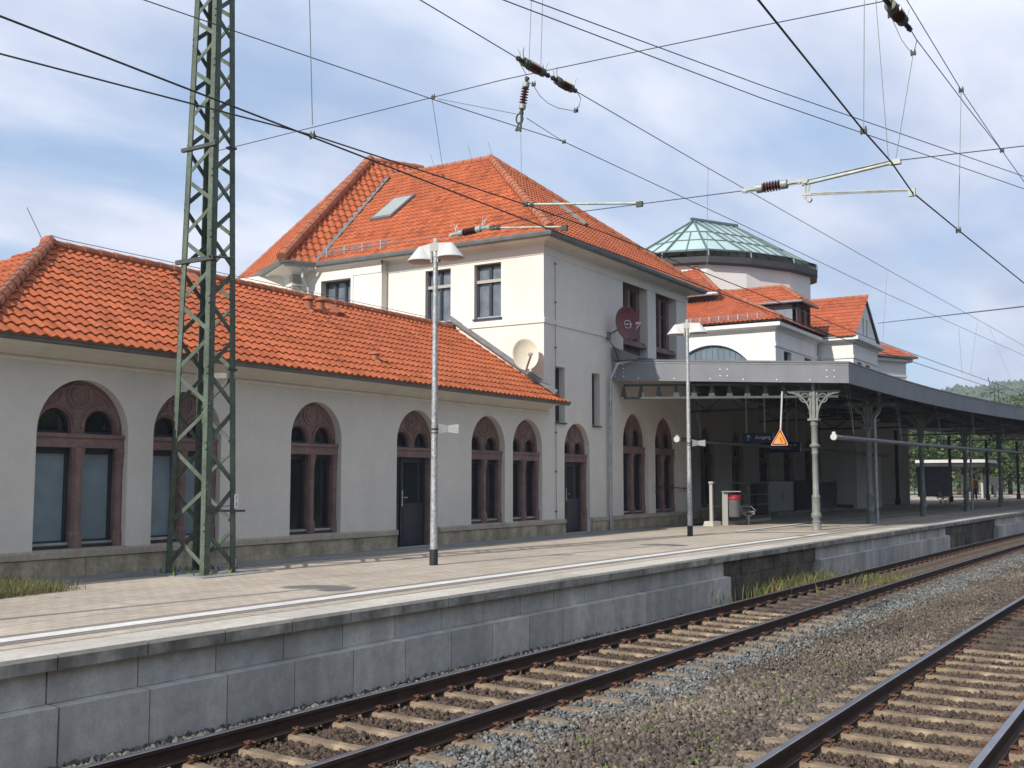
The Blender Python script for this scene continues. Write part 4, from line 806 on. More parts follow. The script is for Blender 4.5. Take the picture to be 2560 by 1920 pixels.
# dormer roof
dx0, dx1, dy, dz = 54.15, 56.95, 16.35, 11.42; dm = (dx0+dx1)/2; dr_ = (12.45-dz)/(dm-dx0)
tiled(bms, (dx0, 22, dz), (0, -1, 0), (1, 0, dr_), 22-dy, (dm-dx0)*math.hypot(1, dr_), [vplane((dx0, dy, 0), (dm, dy+dm-dx0, 0), (dx0, 20, 0))], cw=.24, rl=.34)
tiled(bms, (dx0, dy, dz), (1, 0, 0), (0, 1, dr_), dx1-dx0, (dm-dx0)*math.hypot(1, dr_), [vplane((dx0, dy, 0), (dm, dy+dm-dx0, 0), (dm, dy, 0)), vplane((dx1, dy, 0), (dm, dy+dm-dx0, 0), (dm, dy, 0))], cw=.24, rl=.34)
tiled(bms, (dx1, dy, dz), (0, 1, 0), (-1, 0, dr_), 5, (dm-dx0)*math.hypot(1, dr_), [vplane((dx1, dy, 0), (dm, dy+dm-dx0, 0), (dx1, 20, 0))], cw=.24, rl=.34)
# far block roof
fb = V((71.75, 14.35, 10.05)); fu = V((-.883, .469, 0)); fv = V((.469, .883, 0))
tiled(bms, fb+fu*9, -fu, fv*1+V((0, 0, .6)), 9, 5, [vplane(fb, fb+fu*4+fv*4, fb+fu*8)], cw=.26, rl=.36)
tiled(bms, fb, fv, fu*1+V((0, 0, .6)), 8, 5, [vplane(fb, fb+fu*4+fv*4, fb+fv*6)], cw=.26, rl=.36)
finish_tiles(bms, 'roof_tiles', 'tile_far', hall)
q = MB(); q.hexa([fb+fu*.45+fv*.45+V((0, 0, -9.3)), fb+fu*9+fv*.45+V((0, 0, -9.3)), fb+fu*9+fv*8+V((0, 0, -9.3)), fb+fu*.45+fv*8+V((0, 0, -9.3)), fb+fu*.45+fv*.45+V((0, 0, -.1)), fb+fu*9+fv*.45+V((0, 0, -.1)), fb+fu*9+fv*8+V((0, 0, -.1)), fb+fu*.45+fv*8+V((0, 0, -.1))]); q.build('wall', 'plaster2', hall)
q = MB(); c0 = fb+fu*.45+fv*.45; sweep(q, [((c0+fu*8.5).x, (c0+fu*8.5).y), (c0.x, c0.y), ((c0+fv*7).x, (c0+fv*7).y)], [(-.05, 9.65), (.3, 9.75), (.3, 9.92), (-.05, 9.95)]); sweep(q, [((c0+fu*8.5).x, (c0+fu*8.5).y), (c0.x, c0.y), ((c0+fv*7).x, (c0+fv*7).y)], [(-.05, 8.8), (.05, 8.8), (.06, 8.92), (-.05, 8.94)]); q.build('cornice', 'plaster2', hall)
q = MB(); w0_ = c0+fu*1.0-fv*.005; q.hexa([w0_+V((0, 0, -3.6)), w0_+fu*1.6+V((0, 0, -3.6)), w0_+fu*1.6+fv*.05+V((0, 0, -3.6)), w0_+fv*.05+V((0, 0, -3.6)), w0_+V((0, 0, -1.95)), w0_+fu*1.6+V((0, 0, -1.95)), w0_+fu*1.6+fv*.05+V((0, 0, -1.95)), w0_+fv*.05+V((0, 0, -1.95))]); q.build('window', 'frame', hall)
q = MB(); sweep(q, [((fb+fu*9).x, (fb+fu*9).y), (fb.x, fb.y), ((fb+fv*8).x, (fb+fv*8).y)], [(-.05, 9.96), (.08, 9.96), (.10, 10.08), (-.05, 10.08)]); q.build('gutter', 'zinc', hall)
# boarding under roofs
q = MB(); k = -.05
q.add([(hx0, 27, hz+k), (hx0, hy0, hz+k), (hx0+5, hy0+5, hz+5*ps+k), (hx0+5, 27, hz+5*ps+k), (GX0+4, hy0, hz+k), (GX0+4, hy0+5, hz+5*ps+k)], [(0, 1, 2, 3), (1, 4, 5, 2)])
q.add([(GX0-.4, GY-.05, gz), (GX0-.4, 20, gz), (mx_, GY-.05, 12.32), (mx_, 20, 12.32), (GX1+.4, GY-.05, gz), (GX1+.4, 20, gz)], [(0, 2, 3, 1), (2, 4, 5, 3)])
q.build('roof_boarding', 'slated', hall)
q = MB(); q.bar((GX0-.45, GY-.09, gz+.02), (mx_, GY-.09, 12.36), .05, .09); q.bar((GX1+.45, GY-.09, gz+.02), (mx_, GY-.09, 12.36), .05, .09); q.build('bargeboard', 'zinc', hall)
q = MB(); q.box((ux+.45, uy+.45, 10), (ux+8, 29, uz-.05)); q.bar((hx0+3.0, 22.8, hz+1.4), (hx0+3.05, 29, hz+1.4), .01); q.build('slate_wall', 'slated', hall)
gt = MB(); gt.tube([(ux-.02, 29, uz-.05), (ux-.02, uy, uz-.05)], .09, 8); gt.tube([(ux+.3, 22.2, uz-.05), (ux+.35, 22.3, uz-.6), (ux+.35, 22.3, uz-1.8)], .06, 8); gt.build('gutter', 'zincl', hall)
gt = MB(); gt.tube([(dx0-.04, 21, dz-.03), (dx0-.04, dy-.05, dz-.03), (dx1+.04, dy-.05, dz-.03)], .07, 8); gt.build('gutter', 'zinc', hall)
d = MB(); d.prism if False else None
d.hexa([(54.45, 16.72, 10.0), (54.60, 16.72, 10.0), (54.60, 21, 10.0), (54.45, 21, 10.0), (54.45, 16.72, dz-.12), (54.60, 16.72, dz-.12), (54.60, 21, dz-.12), (54.45, 21, dz-.12)]); d.build('dormer_cheek', 'slate', hall)
d = MB(TH); d.prism(rect(54.45, 56.75, 9.95, dz-.06), .04, .3, [rect(54.70, 55.56, 10.28, 11.24), rect(55.70, 56.56, 10.28, 11.24)]); o = d.build('dormer_front', 'slated', hall)
q = MB(TH); q.add([(54.65, .16, 10.2), (56.6, .16, 10.2), (56.6, .16, 11.28), (54.65, .16, 11.28)], [(0, 1, 2, 3)]); q.build('window', mat('brown_window', (.24, .075, .045), .4, noise=[(3, .8, 1.2)]), o)
rg = MB(); ridge_line(rg, (hx0, hy0, hz+.06), (hx0+4.5, hy0+4.5, hz+4.5*ps+.06), .11); ridge_line(rg, (dm, dy+dm-dx0, 12.47), (dm, 22, 12.47), .10); ridge_line(rg, (dx0, dy, dz+.06), (dm, dy+dm-dx0, 12.47), .10); ridge_line(rg, (dx1, dy, dz+.06), (dm, dy+dm-dx0, 12.47), .10)
ridge_line(rg, (mx_, GY-.2, 12.38), (mx_, 20, 12.38), .10); ridge_line(rg, (ux, uy, uz+.06), (ux+4, uy+3.7, uz+3.1), .12); ridge_line(rg, fb, fb+fu*4+fv*4+V((0, 0, 2.4)), .11); rg.build('ridge_tiles', 'ridge', hall)
snow_guard(hall, (hx0+.25, 21.5, hz+.12), (hx0+.25, hy0+.9, hz+.12), (1, 0, .6), posts=9); snow_guard(hall, (ux+.25, 24.5, uz+.2), (ux+.25, uy+1.0, uz+.2), (1, 0, .8), posts=5)
# lantern tower
tw = thing('lantern_tower', 'white tower with a green glass pyramid lantern roof rising behind the red roofs', 'tower', (60, 24, 10))
E1 = at(1734, 553, 'x', 59.5); rzt = E1.z; du = V((math.cos(math.radians(-28.5)), math.sin(math.radians(-28.5)), 0)); E2 = E1+du*(at(1831, 568, 'x', 62.4)-E1).to_2d().to_3d().length
RR = 4.45; zb_ = at(1751, 631, 'x', 56.1).z
def stad(R, z, off=0):
    r_ = []
    for k in range(7): a = math.radians(-118.5-30*k); r_.append(V((E1.x+R*math.cos(a), E1.y+R*math.sin(a), z)))
    for k in range(7): a = math.radians(61.5-30*k); r_.append(V((E2.x+R*math.cos(a), E2.y+R*math.sin(a), z)))
    return r_
base = stad(RR, zb_); ap = [E1 if k < 7 else E2 for k in range(14)]
q = MB(); vs = base+[V((E1.x, E1.y, rzt)), V((E2.x, E2.y, rzt))]; fs = []
for k in range(14):
    n_ = (k+1) % 14; a, b_ = (14 if k < 7 else 15), (14 if n_ < 7 else 15)
    fs.append((k, n_, b_, a) if a != b_ else (k, n_, a))
q.add(vs, fs); q.build('glass_roof', 'glassroof', tw)
q = MB(); top = lambda k: vs[14] if k < 7 else vs[15]; outz = V((0, 0, .05))
for k in range(14):
    q.bar(base[k]+(base[k]-V((ap[k].x, ap[k].y, zb_))).normalized()*.25+V((0, 0, -.12)), top(k)+outz, .09, .10)
    n_ = (k+1) % 14
    for f_ in (.02, .34, .62): q.bar(base[k].lerp(top(k), f_)+outz*.6, base[n_].lerp(top(n_), f_)+outz*.6, .045, .05)
    if k in (6, 13):
        for f_ in (.2, .4, .6, .8): q.bar(base[k].lerp(base[n_], f_)+outz*.6, top(k).lerp(top(n_), f_)+outz*.6, .05, .06)
    else: q.bar(base[k].lerp(base[n_], .5)+outz*.6, base[k].lerp(base[n_], .5).lerp(top(k), .60)+outz*.6, .05, .06)
q.bar(vs[14]+V((0, 0, .12))-du*.2, vs[15]+V((0, 0, .12))+du*.2, .16, .14); q.build('glazing_bars', mat('glazing_bar', (.085, .125, .125), .5), tw)
q = MB(); o1 = stad(5.0, zb_-.15); o2 = stad(4.7, zb_-.35); o3 = stad(4.95, zb_-.42); o4 = stad(4.9, zb_-.74); i4 = stad(4.5, zb_-.82)
for A, B in ((stad(RR+.35, zb_-.05), stad(RR+.36, zb_-.12)),): q.add(A+B, [(k, (k+1) % 14, 14+(k+1) % 14, 14+k) for k in range(14)])
R1 = [stad(RR-.4, zb_-.25), o3, o4, i4]
for A, B in zip(R1, R1[1:]): q.add(A+B, [(k, (k+1) % 14, 14+(k+1) % 14, 14+k) for k in range(14)])
q.build('fascia', mat('dark_fascia', (.055, .06, .065), .6, noise=[(1, .85, 1.1)]), tw)
q = MB(); gA = stad(RR+.45, zb_-.10); gB = stad(RR, zb_+.02); q.add(gA+gB, [(k, (k+1) % 14, 14+(k+1) % 14, 14+k) for k in range(14)]); q.build('glass_eaves', 'glassroof', tw)
q = MB()
for k in range(14): q.bar(gA[k], o3[k]+V((0, 0, .02)), .05, .05)
q.build('brackets', 'zinc', tw)
q = MB(); A = stad(4.5, zb_-.80); B = stad(4.5, 9.5); q.add(A+B, [(k, (k+1) % 14, 14+(k+1) % 14, 14+k) for k in range(14)]); q.build('wall', 'plaster2', tw)
# ---------------------------------------------------------------- CANOPY
CF = smoothtab([(33.2, 8.64), (38.4, 8.62), (43.2, 8.5), (48, 8.16), (52.8, 7.63), (58.6, 6.82), (67.2, 5.47), (81.6, 2.8), (108, -3.3)], .5)
cf = lambda x: interp(CF, x)
cano = thing('platform_canopy', 'long grey platform canopy on ornate iron columns curving along the track', 'canopy', (34, 12, 5))
xs_ = [x for x in np.arange(33.2, 106, 1.0)]; front = [(x, cf(x)) for x in xs_]
back = [(106, cf(106)+13), (90, cf(90)+14), (78, 17.5), (63.3, 17.5), (63.3, 14.7), (57.8, 14.7), (57.8, 16.55), (36.1, 16.55), (36.1, 15.03), (30.08, 15.03)]
Th = lambda a, c, b: V((a, b, c-.15*min(1, max(0, (15.05-b)/6.4))))
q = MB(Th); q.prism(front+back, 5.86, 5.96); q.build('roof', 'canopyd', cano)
q = MB(); sweep(q, [(30.08, 15.05, 0)]+[(a, b_, -.15) for a, b_ in front], [(-.03, 5.37), (.03, 5.37), (.03, 5.97), (.05, 5.975), (.06, 6.03), (-.03, 6.03)]); q.build('fascia', 'canopy', cano)
q = MB(); sweep(q, [(30.08, 15.05, 0)]+[(a, b_, -.15) for a, b_ in front], [(.031, 5.925), (.045, 5.925), (.045, 5.94), (.031, 5.94)]); q.build('drip_edge', 'zincl', cano)
de = (V((33.2, 8.64, 0))-V((30.08, 15.05, 0))).normalized(); dn = V((-de.y, de.x, 0)); 
if dn.x > 0: dn = -dn
q = MB()
def rivet(t_, z): p = V((30.08, 15.05, z-.15*t_/7.1))+de*t_+dn*.035; q.lathe([(.022, -.01), (.02, .008), (0, .014)], p, dn, 6)
L_ = (V((33.2, 8.64, 0))-V((30.08, 15.05, 0))).length
for t_ in (.8, 1.9, 3.0, 4.0, 5.0, 6.0): rivet(t_, 5.45)
for c_ in (3.4, 6.6):
    for a in (-.1, .12):
        for z in (5.55, 5.75): rivet(c_+a, z)
for t_ in (.1, .35):
    for z in (5.5, 5.62, 5.74, 5.86): rivet(t_, z)
q.build('rivets', 'signw', cano)
# lattice end girder + beams
q = MB(); g0 = V((30.08, 15.05, 0))+de*.35-dn*.35; g1_ = V((33.2, 8.64, 0))-de*.25-dn*.35
for z, h in ((4.84, .07), (5.24, .06)): q.bar(g0+V((0, 0, z)), g1_+V((0, 0, z)), .14, h)
m = 12
for i in range(m): a = g0.lerp(g1_, i/m); b_ = g0.lerp(g1_, (i+1)/m); q.hexa([a+V((0, 0, 4.88))-de*.10, a+V((0, 0, 4.88))+de*.10, a+V((0, 0, 5.22))+de*.03, a+V((0, 0, 5.22))-de*.03]+[p_-dn*.03 for p_ in (a+V((0, 0, 4.88))-de*.10, a+V((0, 0, 4.88))+de*.10, a+V((0, 0, 5.22))+de*.03, a+V((0, 0, 5.22))-de*.03)])
COLS = [(33.05, 9.66), (39.56, 9.63), (47.86, 9.49), (56.94, 9.26), (67.13, 9.09), (78.5, 8.3)]
for i, (x, y) in enumerate(COLS):
    yb = 15.0 if x < 36 else 16.5 if x < 58 else 14.5 if x < 70 else y+6
    if i: 
        for z, h in ((4.95, .08), (5.60, .10)): q.bar((x, cf(max(x, 33.3))+.15, z), (x, yb, z), .14, h)
        n_ = 10
        for k in range(n_): ya = cf(x)+.2+(yb-cf(x)-.2)*k/n_; yb2 = cf(x)+.2+(yb-cf(x)-.2)*(k+1)/n_; q.bar((x, ya, 4.97 if k % 2 else 5.58), (x, yb2, 5.58 if k % 2 else 4.97), .05, .04)
    if i < len(COLS)-1: x2, y2 = COLS[i+1]; q.bar((x, y, 5.2), (x2, y2, 5.2), .16, .22); q.bar((x, y, 5.58), (x2, y2, 5.58), .10, .16)
for k in range(14): x = 36.5+k*3; q.bar((x, cf(x)+.1, 5.63), (x, 14.9 if x > 58 else 16.4, 5.78), .10, .12)
for yy in (11.5, 13.5, 15.5): q.bar((36, yy, 5.66), (62, yy-.3, 5.62), .12, .14)
q.build('roof_beams', mat('canopy_beam', (.075, .085, .080), .7, noise=[(3, .8, 1.15)]), cano)
q = MB(); q.hexa([(30.2, 14.2, 6.03), (33.5, 12.9, 6.0), (35.6, 15.0, 6.0), (30.1, 15.0, 6.35), (30.2, 14.2, 6.06), (33.5, 12.9, 6.03), (35.6, 15.0, 6.05), (30.1, 15.0, 6.42)]); q.hexa([(30.0, 14.7, 5.98), (30.06, 14.2, 5.98), (30.06, 15.0, 5.98), (30.0, 15.0, 5.98), (30.0, 14.7, 6.3), (30.06, 14.2, 6.06), (30.06, 15.0, 6.42), (30.0, 15.0, 6.42)]); q.build('lean_to_flashing', 'zinc', cano)
def column(parent, x, y, bd, near=True):
    c = MB(); P = [(.150, 0), (.150, .02), (.138, .04), (.135, .235), (.148, .24), (.148, .26), (.115, .28), (.115, .34), (.15, .40), (.155, .45), (.15, .50), (.12, .54), (.125, .58), (.118, .60), (.118, .98), (.130, 1.0), (.130, 1.03), (.105, 1.06), (.105, 1.08), (.092, 1.10), (.086, 2.30), (.10, 2.32), (.10, 2.36), (.088, 2.38), (.10, 2.50), (.125, 2.53), (.14, 2.56), (.13, 2.60), (.10, 2.63), (.095, 2.66), (.095, 3.15), (.12, 3.20), (.105, 3.24), (.125, 3.30), (.12, 3.33)]
    c.lathe(P, (x, y, PZ), n=20)
    c.box((x-.16, y-.16, PZ+3.33), (x+.16, y+.16, PZ+3.40))
    for k in range(10): a = 2*math.pi*k/10; c.lathe([(.0, -.02), (.032, -.01), (.038, .012), (0, .03)], (x+.128*math.cos(a), y+.128*math.sin(a), PZ+2.56), (math.cos(a), math.sin(a), 0), 6)
    for k in range(6):
        for j in range(3): a = 2*math.pi*(k+.5*(j % 2))/6; c.lathe([(.028, -.01), (.026, .008), (0, .014)], (x+.118*math.cos(a), y+.118*math.sin(a), PZ+.67+.12*j), (math.cos(a), math.sin(a), 0), 6)
    o = c.build('column', 'column', parent, smooth=True)
    b_ = MB(); bd = V(bd).normalized(); z0 = PZ+3.40
    b_.box((x-.05, y-.05, z0), (x+.05, y+.05, 5.4)); 
    for sg in (-1, 1):
        pts = []
        for k in range(13): a = math.pi/2*k/12; pts.append(V((x, y, z0))+bd*sg*(.09+.66*(1-math.cos(a)))+V((0, 0, .80*math.sin(a))))
        for p, q_ in zip(pts, pts[1:]): b_.bar(p, q_, .07, .05)
        b_.bar(V((x, y, z0+.83))+bd*sg*.05, V((x, y, z0+.83))+bd*sg*.8, .07, .05)
        b_.bar(V((x, y, z0))+bd*sg*.10, V((x, y, z0+.8))+bd*sg*.10, .06, .05)
        cc = V((x, y, z0+.63))+bd*sg*.265; rg2 = [cc+bd*math.cos(q_)*.135+V((0, 0, math.sin(q_)*.135)) for q_ in np.linspace(0, 2*math.pi, 17)]
        for p, q_ in zip(rg2, rg2[1:]): b_.bar(p, q_, .06, .035)
        cc = V((x, y, z0+.73))+bd*sg*.47; rg2 = [cc+bd*math.cos(q_)*.055+V((0, 0, math.sin(q_)*.055)) for q_ in np.linspace(0, 2*math.pi, 9)]
        for p, q_ in zip(rg2, rg2[1:]): b_.bar(p, q_, .05, .025)
    b_.build('bracket', 'column', o)
for i, (x, y) in enumerate(COLS): column(cano, x, y, de if i == 0 else (.25, -1, 0))
q = MB()
for (px__, py__) in ((2378, 1255), (2470, 1250), (2547, 1248), (2245, 1262)):
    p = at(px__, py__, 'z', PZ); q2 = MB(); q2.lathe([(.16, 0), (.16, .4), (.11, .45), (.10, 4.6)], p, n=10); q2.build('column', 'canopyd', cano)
for (x, y) in ((39.67, 9.42), (57.69, 9.12)):
    q = MB(); q.tube([(x, y, PZ), (x, y, 4.5), (x+.1, y-.15, 4.75), (x+.1, y-.15, 5.6)], .055, 8); q.build('downpipe', 'zincl', cano)
# tube lights
def light_tube(pts, lab, capm='white'):
    t = thing('light_tube', lab, 'strip light', pts[0], 'long tubular lights under the canopy'); q = MB(); q.tube(pts, .075, 12); q.build('tube', 'binm', t); q = MB(); d = (V(pts[1])-V(pts[0])).normalized(); q.lathe([(.10, -.0), (.105, .02), (.105, .1), (.08, .13)], V(pts[0])-d*.05, d, 14); q.box(V(pts[0])+V((-.03, -.05, .08)), V(pts[0])+V((.03, .05, .16))); q.build('end_cap', capm, t)
    q = MB(); 
    for k in range(1, len(pts), 2): q.tube([V(pts[k])+V((0, 0, .07)), V(pts[k])+V((.25, .2, 2.0))], .008, 4); q.tube([V(pts[k])+V((0, 0, .07)), V(pts[k])+V((-.3, .2, 2.0))], .008, 4)
    q.build('suspension', 'zincl', t)
light_tube([(33.75, 9.26, 3.62)]+[(x, interp([(33.7, 9.3), (45, 8.9), (55, 8.2), (64.5, 7.45), (90, 3.6)], x), 3.63+.004*(x-34)) for x in np.arange(36, 92, 3.0)], 'long grey tube light with a pale round end cap, along the track side')
p0 = at(1693, 1098, 'y', 13.9); light_tube([p0]+[(p0.x+k, 13.9, p0.z) for k in np.arange(2, 30, 3.0)], 'long tube light with a white end cap, nearer the station wall')
# ---------------------------------------------------------------- MAST
mst = thing('lattice_mast', 'tall green steel lattice mast standing in front of the arched windows', 'mast', (12.55, 13.82, PZ))
mc = V((12.55, 13.82)); hx_, hy_ = .335, .455
def mcor(i, z): s_ = 1-.40*(z-PZ)/9.63; sx_, sy_ = ((-1, -1), (1, -1), (1, 1), (-1, 1))[i]; return V((mc.x+sx_*hx_*s_, mc.y+sy_*hy_*s_, z))
MT_ = 13.2; Wm = .112; Tm = .014
for i in range(4):
    q = MB(); sx_, sy_ = ((-1, -1), (1, -1), (1, 1), (-1, 1))[i]; a = mcor(i, PZ-.02); b_ = mcor(i, MT_)
    for (ox, oy, lx, ly) in ((0, 0, -sx_*Wm, -sy_*Tm), (0, 0, -sx_*Tm, -sy_*Wm)):
        q.hexa([a, a+V((lx, 0, 0)), a+V((lx, ly, 0)), a+V((0, ly, 0)), b_, b_+V((lx, 0, 0)), b_+V((lx, ly, 0)), b_+V((0, ly, 0))])
    q.box((a.x-.1, a.y-.1, PZ-.02), (a.x+.1, a.y+.1, PZ+.015)); o = q.build('mast_leg', 'mast', mst)
zs_ = [PZ+.08]
while zs_[-1] < MT_-.5: zs_.append(zs_[-1]+.685*(1-.40*(zs_[-1]-PZ)/9.63))
q = MB(); rv = MB()
for f_, (i, j) in enumerate(((3, 0), (1, 0), (1, 2), (3, 2))):      # zigzag starts at the foot of j / i in turn
    fn = (mcor(j, 1)-mcor(i, 1)).cross(V((0, 0, 1))).normalized(); ctr = V((mc.x, mc.y, 1))
    if (mcor(i, 1)-ctr).dot(fn) < 0: fn = -fn
    a_, b_ = (j, i) if f_ in (0, 2) else (i, j)
    for k in range(len(zs_)-1):
        p, r_ = (mcor(a_, zs_[k]+.03), mcor(b_, zs_[k+1]-.03)) if k % 2 == 0 else (mcor(b_, zs_[k]+.03), mcor(a_, zs_[k+1]-.03))
        d = (r_-p).normalized(); wv = d.cross(fn).normalized()*.034; tv = fn*.005; p = p-fn*.018; r_ = r_-fn*.018
        q.hexa([p-wv-tv, p+wv-tv, p+wv+tv, p-wv+tv, r_-wv-tv, r_+wv-tv, r_+wv+tv, r_-wv+tv])
        wv2 = fn*.02; p2 = p-wv*.9; r2 = r_-wv*.9; q.hexa([p2-wv2-wv*.1, p2+wv2*0-wv*.1, p2+wv2*0+wv*.1, p2-wv2+wv*.1, r2-wv2-wv*.1, r2+wv2*0-wv*.1, r2+wv2*0+wv*.1, r2-wv2+wv*.1])
        for pp in (p, r_):
            for dz_ in (-.03, .03): rv.lathe([(.013, -.002), (.011, .009), (0, .012)], pp+V((0, 0, dz_))+fn*.018+(V((mc.x, mc.y, pp.z))-pp).normalized()*.02, fn, 6)
q.build('bracing', 'mast', mst); rv.build('rivets', 'mast', mst)
q = MB()
def band(z, i, j, ext=.16, h=.07): a, b_ = mcor(i, z), mcor(j, z); d = (b_-a).normalized(); q.bar(a-d*ext, b_+d*ext*.5, .06, h)
band(7.86, 3, 0, .12, .06); band(5.93, 3, 0, .12, .07); q.tube([mcor(0, 5.95)+V((-.06, 0, .0)), mcor(0, 5.95)+V((.3, -.2, .0))], .02, 6)
a, b_ = mcor(0, 1.78), mcor(1, 1.78); q.bar(a+V((-.05, -.04, .02)), b_+V((.16, -.04, 0)), .035, .035); q.bar(a+V((-.05, -.05, .08)), b_+V((-.1, -.05, .09)), .012, .012)
for z in (4.12, 7.9): p = mcor(1, z); q.box((p.x-.11, p.y-.015, z-.015), (p.x+.03, p.y+.11, z+.02))
q.build('clamps', 'mastd', mst)
q = MB(); a, b_ = mcor(3, 4.05), mcor(1, 4.05); q.bar(V((12.5, 13.65, 4.0)), V((12.86, 13.45, 4.03)), .09, .09); q.build('cross_stub', mat('pale_fitting', (.42, .40, .33), .7), mst)
p = mcor(1, 1.95)
q = MB(); q.box((p.x-.035, p.y-.012, 1.82), (p.x+.05, p.y-.004, 2.06)); pl = q.build('number_plate', 'signw', mst)
for bt_, z in (('1', 2.0), ('1', 1.89)): text(bt_, .10, frame4(V((p.x-.012, p.y-.015, z)), V((1, 0, 0)), V((0, 0, 1))), 'signk', pl)
q = MB(); q.box((p.x-.045, p.y-.012, .86), (p.x+.03, p.y-.004, 1.0)); q.build('number_plate', 'signw', mst)
# foundation slab
q = MB(); q.box((11.85, 13.0, PZ-.02), (13.4, 14.7, PZ+.012)); structure(q.build('mast_footing', 'slab'))
# ---------------------------------------------------------------- LAMPS
def lamp(x, y, label):
    t = thing('platform_lamp', label, 'street lamp', (x, y, PZ), 'twin headed platform lamps')
    q = MB(); q.tube([(x, y, PZ+.27), (x, y, PZ+1.5), (x, y, PZ+5.72)], [.068, .062, .043], 16); q.lathe([(.055, 5.60), (.055, 5.72)], (x, y, PZ), n=12); q.build('pole', 'galv', t, smooth=True)
    q = MB(); q.lathe([(.076, 0), (.076, .28), (.066, .285)], (x, y, PZ), n=20); q.build('base_sleeve', 'black', t, smooth=True)
    q = MB(); q.lathe([(.05, 5.70), (.05, 5.90), (.03, 5.95), (0, 5.95)], (x, y, PZ), n=12); q.box((x-.055, y-.09, PZ+5.70), (x+.055, y+.09, PZ+5.86)); q.box((x-.04, y-.085, PZ+5.50), (x+.04, y-.06, PZ+5.70)); q.box((x-.04, y+.06, PZ+5.50), (x+.04, y+.085, PZ+5.70)); q.build('lamp_bracket', 'binp', t)
    for sg in (-1, 1):
        c = V((x, y+sg*.335, PZ+5.55)); q = MB(); q.lathe([(.25, 0), (.252, .012), (.05, .27), (.02, .285), (0, .287)], c, n=28)
        q.hexa([c+V((-.03, 0, .28)), c+V((.03, 0, .28)), c+V((.03, 0, .05)), c+V((-.03, 0, .05)), c+V((-.05, -sg*.27, .30)), c+V((.05, -sg*.27, .30)), c+V((.05, -sg*.25, .02)), c+V((-.05, -sg*.25, .02))])
        o = q.build('lamp_shade', 'white', t); q = MB(); q.lathe([(.235, -.004), (.225, -.012), (.1, -.02), (0, -.022)], c, n=28); q.build('lens', 'lens', o, smooth=True)
    return t
def speaker(x, y, z, label, sgn=1):
    t = thing('loudspeaker', label, 'loudspeaker', (x, y, z), 'loudspeakers clamped to the lamp poles'); ax = V((.55, -.83, 0)); sd_ = V((.83, .55, 0)); q = MB(); o = V((x, y, z))+ax*.08
    def horn(c0, c1, s0, s1):
        q.hexa([c0-sd_*s0-V((0, 0, s0)), c0+sd_*s0-V((0, 0, s0)), c0+sd_*s0+V((0, 0, s0)), c0-sd_*s0+V((0, 0, s0)), c1-sd_*s1-V((0, 0, s1)), c1+sd_*s1-V((0, 0, s1)), c1+sd_*s1+V((0, 0, s1*.95)), c1-sd_*s1+V((0, 0, s1*.95))])
    horn(o+ax*.0, o+ax*.17, .095, .06); horn(o+ax*.17, o+ax*.36, .06, .09); q.build('horn', 'cap', t)
    q = MB(); q.lathe([(.072, -.015), (.072, .015)], (x, y, z+.0), n=14); q.lathe([(.07, -.075), (.07, -.06)], (x, y, z), n=14); q.build('clamp', 'mastd', t)
    q = MB(); c = o-ax*.002; q.add([c-sd_*.08-V((0, 0, .08)), c+sd_*.08-V((0, 0, .08)), c+sd_*.08+V((0, 0, .08)), c-sd_*.08+V((0, 0, .08))], [(0, 1, 2, 3)]); q.build('horn_mouth', 'mastd', t)
lamp(15.92, 11.56, 'twin headed galvanised platform lamp in front of the panelled door, the nearer of two'); lamp(27.83, 11.60, 'twin headed galvanised platform lamp in front of the canopy end, the farther of two'); lamp(4.0, 11.56, 'twin headed platform lamp outside the left edge of the view')
speaker(15.92, 11.56, 3.21, 'bow tie shaped loudspeaker on the nearer lamp pole'); speaker(27.83, 11.6, 3.30, 'loudspeaker on the farther lamp pole by the canopy')
# ---------------------------------------------------------------- PLATFORM FURNITURE
t = thing('litter_bin', 'grey litter bin with a red bag on a flat post beside the bench', 'litter bin', (34.87, 13.27, PZ))
d1 = V((.55, -.83, 0)); d2 = V((.83, .55, 0)); pb = V((34.87, 13.27, PZ)); q = MB()
q.hexa([pb-d1*.09-d2*.03, pb+d1*.09-d2*.03, pb+d1*.09+d2*.03, pb-d1*.09+d2*.03]+[p+V((0, 0, 1.12)) for p in (pb-d1*.09-d2*.03, pb+d1*.09-d2*.03, pb+d1*.09+d2*.03, pb-d1*.09+d2*.03)]); q.hexa([pb-d1*.09-d2*.12+V((0, 0, 1.121)), pb+d1*.52-d2*.12+V((0, 0, 1.121)), pb+d1*.52+d2*.12+V((0, 0, 1.121)), pb-d1*.09+d2*.12+V((0, 0, 1.121)), pb-d1*.09-d2*.12+V((0, 0, 1.15)), pb+d1*.52-d2*.12+V((0, 0, 1.15)), pb+d1*.52+d2*.12+V((0, 0, 1.15)), pb-d1*.09+d2*.12+V((0, 0, 1.15))]); q.build('post', 'binp', t)
q = MB(); cb_ = pb+d1*.32; q.lathe([(.16, .28), (.19, .32), (.20, .92), (.205, .93)], cb_, n=20); q.build('bin_body', 'binm', t, smooth=True)
q = MB(); q.lathe([(.21, .86), (.225, .90), (.215, .955), (.18, .96), (.15, .93), (.17, .80)], cb_, n=20); q.lathe([(.12, .9), (.19, .93), (.19, 1.0), (.08, 1.03)], cb_+d1*.03, n=12); q.build('bin_bag', 'red', t)
